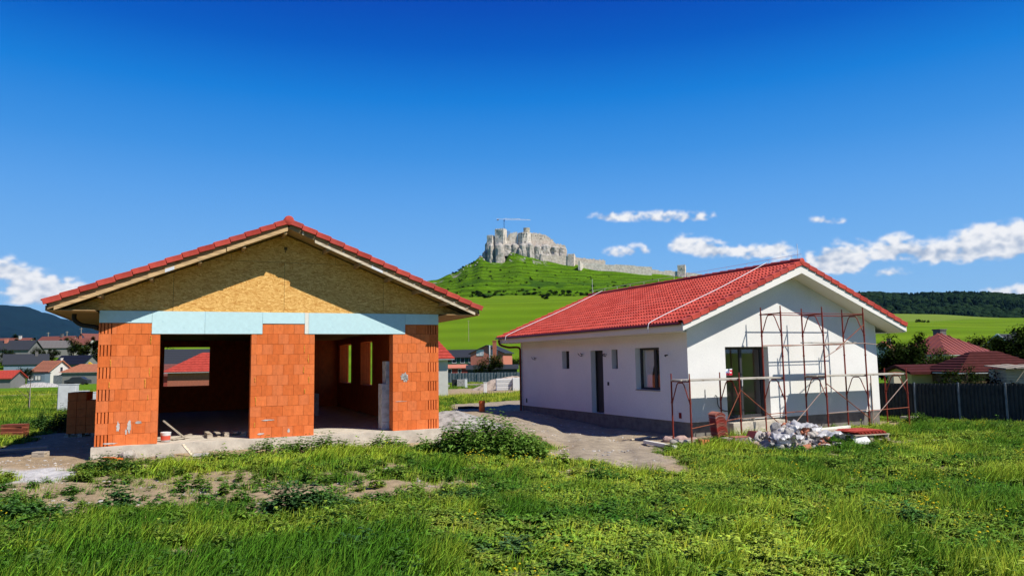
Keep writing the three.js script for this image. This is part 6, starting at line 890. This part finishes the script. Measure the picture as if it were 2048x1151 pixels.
{
  const r = rng(123), G = [[], [], [], [], []], Wd = [[], [], []], fl = [];
  const lush = (x, z) => smooth(-0.12, 0.16, fbm(x * 0.28 + 3, z * 0.28 + 61, 3) - 0.5 + 0.12 * smooth(2, -6, x) - 0.14 * smooth(11, 17, -z));
  const tone = (x, z, l) => { const n = fbm(x * 0.5 + 70, z * 0.5 + 4, 3), m = fbm(x * 1.4 + 7, z * 1.4 + 41, 2), t = clamp(0.6 - l * 0.5 + (n - 0.5) * 1.7 + (m - 0.5) * 1.3 + (r() - 0.5) * 0.5); return [lerp(0.075, 0.34, t), lerp(0.195, 0.45, t), lerp(0.014, 0.042, t)]; };
  for (let i = 0; i < 330000; i++) {
    const d = lerp(5.2, 46, Math.pow(r(), 1.25)), p = lerp(-140, 2190, r()), x = (p - 1024) / FOC * d, z = -d; if (onBuilding(x, z)) continue;
    const b = bare(x, z); if (r() < b * 1.02) { if (r() > 0.035 || b > 0.97) continue; }
    const l = lush(x, z), c = tone(x, z, l), q = r(), near = d < 13; if (d > 22 && r() < smooth(22, 46, d) * 0.8) continue;
    if (q < 0.62) { const tus = fbm(x * 0.75 + 91, z * 0.75 + 13, 3) > 0.655 && b < 0.3; const k = tus ? (r() < 0.7 ? 0 : 1) : l > 0.6 && d < 10.6 ? (r() < 0.3 ? 0 : 1) : l > 0.45 ? (r() < 0.62 ? 1 : 2) : (r() < 0.38 ? 1 : 2); G[k].push([x, z, lerp(0.5, 1.3, r()) * (1 - 0.35 * b) * (x < 0.5 && d > 9.3 && d < 12 ? 0.72 : 1), (r() - 0.5) * 2.8, ...c, lerp(0.8, 1.2, r())]); }
    else if (q < 0.93) { if (r() < 0.62 + 0.3 * (1 - l)) Wd[r() < 0.7 ? 0 : 1].push([x, z, lerp(0.5, 1.15, r()) * (near ? 1 : 0.95), r() * 6.28, c[0] * lerp(0.75, 1.05, r()), c[1] * lerp(0.82, 1.1, r()), c[2] * 1.3]); }
    else if (q < 0.955 && fbm(x * 0.6 + 55, z * 0.6 + 77, 2) > 0.46) Wd[2].push([x, z, lerp(0.35, 1.05, r() * r()), r() * 6.28, c[0] * 0.95, c[1], c[2] * 1.4]);
    else if (q > 0.9978 && d < 24 && (x > -1 || r() < 0.35) && fbm(x * 0.7 + 8, z * 0.7 + 31, 2) > 0.5) fl.push([x, z, lerp(0.7, 1.2, r()), r() * 6.28, 1, 1, 1]);
    if (q < 0.045 && b < 0.95) G[4].push([x, z, lerp(0.6, 1.2, r()), r() * 6.28, 0.4, 0.33, 0.15]);
  }
  for (let i = 0; i < 16000; i++) { const d = lerp(28, 92, r()), p = r() < 0.6 ? lerp(-120, 260, r()) : lerp(860, 1060, r()), x = (p - 1024) / FOC * d, z = -d; if (onBuilding(x, z) || r() < bare(x, z) * 1.1) continue; const c = tone(x, z, lush(x, z)); G[1].push([x, z, lerp(1.0, 2.6, r() * r()), r() * 6.28, c[0], c[1] * 0.9, c[2], lerp(0.6, 1.2, r())]); }
  scatter('tall_grass', 'tall dark green grass leaning in the wind in the foreground', 'grass', blades(28, 0.33, 0.15, 0.0055, 1, 0.8), G[0]);
  scatter('meadow_grass', 'mid length bright green grass covering the lot', 'grass', blades(26, 0.2, 0.14, 0.0046, 2, 0.5), G[1]);
  scatter('short_grass', 'short yellowish green grass between the weeds', 'grass', blades(24, 0.11, 0.13, 0.0044, 3, 0.25), G[2]);
  scatter('dry_grass', 'straw coloured dry grass blades', 'grass', blades(9, 0.2, 0.1, 0.003, 4, 0.3), G[4]);
  scatter('low_weeds', 'low broad leaved weeds spread through the grass', 'weeds', weed(0.11, 0.07, 4, 7, 5, 0.1), Wd[0]);
  scatter('leafy_weeds', 'knee high leafy weeds among the grass', 'weeds', weed(0.22, 0.11, 6, 8, 4, 0.1), Wd[1]);
  scatter('tall_weeds', 'dark tall leafy weeds standing in the lush grass', 'weeds', weed(0.42, 0.15, 7, 9, 3, 0.12), Wd[2]);
  // yellow flower heads on thin stalks
  const fg = (() => { const g = []; const rr = rng(14); for (let i = 0; i < 6; i++) { const x = (rr() - 0.5) * 0.18, z = (rr() - 0.5) * 0.18, h = lerp(0.2, 0.38, rr()); g.push(tint(new THREE.IcosahedronGeometry(0.012 + rr() * 0.006, 0).scale(1, 0.6, 1).translate(x, h, z), 0.62, 0.5, 0.02), tint(pipe(V(x, 0, z), V(x, h, z), 0.003, 0.002, 3).toNonIndexed(), 0.07, 0.14, 0.03)); } return merge(g); })();
  scatter('yellow_flowers', 'small yellow flowers dotted through the grass', 'flowers', fg, fl);
  // loose stones on the bare earth
  const sg = metreUV(jitter(new THREE.IcosahedronGeometry(1, 1).scale(1.2, 0.7, 1), 0.3, 1.3)), st = [];
  for (let i = 0; i < 42000; i++) { const d = lerp(9, 34, r()), p = lerp(-80, 2100, r()), x = (p - 1024) / FOC * d, z = -d; if (bare(x, z) < 0.45 || onBuilding(x, z)) continue; const k = lerp(0.22, 0.5, r()); st.push([x, z, lerp(0.006, 0.035, Math.pow(r(), 5)), r() * 6.28, k, k * 0.94, k * 0.86]); }
  const im = scatter('gravel_stones', 'loose pebbles and stones lying on the bare earth', 'gravel', sg, st); im.material = mat(1, 1, 1, { roughness: 1 });
}
// single bushes of weeds that stand out
function weedBush(label, px, py, w, d, h, stems, leaf, colr, seed) { const p = ground(px, py), r = rng(seed), gs = []; for (let i = 0; i < stems; i++) { const a = r() * 6.28, q = Math.sqrt(r()), x = Math.cos(a) * q * w / 2, z = Math.sin(a) * q * d / 2, hh = h * lerp(1.05, 0.45, q * q) * lerp(0.75, 1.1, r()); gs.push(weed(hh, leaf, Math.max(5, Math.round(hh * 13)), seed * 31 + i, 1, 0).translate(x, terrain(p.x + x, p.z + z) - p.y, z)); } const m = solo('weed_bush', merge(gs), leafMat(...colr, 0.15), label, 'weeds'); m.position.copy(p); return m; }
weedBush('big leafy green weed bush on the track between the houses', 965, 913, 2.2, 1.4, 0.95, 240, 0.15, [0.15, 0.29, 0.045], 3);
weedBush('lower leafy lobe on the right of the big weed bush', 1045, 915, 1.2, 1.0, 0.66, 95, 0.14, [0.16, 0.3, 0.045], 23);
weedBush('straggling weeds on the left of the big weed bush', 885, 908, 1.3, 0.9, 0.5, 85, 0.13, [0.17, 0.32, 0.045], 24);
weedBush('tall weeds growing before the right brick pier', 640, 905, 1.5, 0.7, 0.5, 70, 0.12, [0.117, 0.231, 0.029], 4);
weedBush('grassy weed tussock at the left corner of the slab', 215, 945, 1.3, 0.7, 0.4, 80, 0.1, [0.072, 0.163, 0.024], 5);
weedBush('dark nettle clump in the middle foreground', 585, 1030, 0.9, 0.6, 0.5, 60, 0.13, [0.052, 0.138, 0.036], 6);
weedBush('low dark clover clump right of the nettles', 930, 1005, 1.1, 0.5, 0.22, 70, 0.09, [0.058, 0.150, 0.031], 7);
weedBush('pointed nettle shoots at the left soil strip', 238, 1018, 0.5, 0.4, 0.42, 18, 0.13, [0.058, 0.150, 0.036], 8);
weedBush('weeds hugging the tile stacks by the scaffold', 1432, 896, 1.0, 0.5, 0.42, 60, 0.08, [0.078, 0.175, 0.024], 9);
weedBush('dark bush behind the cabinets in the house shade', 105, 862, 2.0, 1.4, 0.9, 120, 0.13, [0.078, 0.175, 0.036], 10);
weedBush('weed clump at the last scaffold post', 1838, 850, 0.9, 0.6, 0.45, 40, 0.14, [0.078, 0.175, 0.024], 11);
weedBush('broad weeds growing along the right metal fence', 1985, 862, 2.4, 0.6, 0.35, 70, 0.13, [0.091, 0.188, 0.030], 12);
weedBush('big leaf weed in the bottom left grass', 705, 1110, 0.8, 0.5, 0.3, 30, 0.15, [0.039, 0.112, 0.036], 13);
weedBush('weeds rising before the middle brick pier', 545, 908, 1.3, 0.6, 0.42, 50, 0.11, [0.15, 0.29, 0.04], 31);
weedBush('weeds rising below the timber offcuts', 770, 900, 1.2, 0.6, 0.42, 50, 0.12, [0.15, 0.28, 0.04], 32);
weedBush('low weeds between the white lath and the middle pier', 450, 922, 1.4, 0.5, 0.3, 50, 0.1, [0.13, 0.26, 0.04], 33);
weedBush('leafy weeds at the right edge of the nettle clump', 655, 1025, 0.8, 0.5, 0.4, 34, 0.13, [0.07, 0.18, 0.04], 34);
weedBush('thick dark weed clump in the lower right grass', 1790, 1060, 1.0, 0.6, 0.4, 60, 0.12, [0.07, 0.18, 0.035], 35);
weedBush('bluish leafy weed near the bottom centre', 1010, 1120, 0.7, 0.5, 0.28, 34, 0.12, [0.09, 0.2, 0.06], 36);
weedBush('tall grass like weed tussock right of the path end', 1210, 965, 0.8, 0.6, 0.42, 60, 0.09, [0.09, 0.22, 0.03], 37);
weedBush('broad weed patch at the left picture edge', 40, 1040, 1.3, 0.7, 0.3, 60, 0.12, [0.08, 0.2, 0.04], 38);
// the young tree with a bare stake in the meadow
{ const p = ground(55, 822), t = thing('sapling', 'bare young sapling tied to a stake in the left meadow', 'sapling', p); add('stem', [pipe(V(0, -0.1, 0), V(0.08, 1.7, 0), 0.03, 0.012, 6), pipe(V(0, 0.7, 0), V(-0.75, 1.35, 0.1), 0.018, 0.006, 5), pipe(V(0.03, 0.9, 0), V(-0.35, 1.6, -0.1), 0.014, 0.005, 5)], bark, t); add('stake', pipe(V(0.1, -0.1, 0.05), V(0.1, 1.3, 0.05), 0.025, 0.02, 6), M.woodGrey, t); }
scene.traverse((o) => { if (o.isMesh) o.castShadow = o.receiveShadow = true; });
renderer.render(scene, camera);
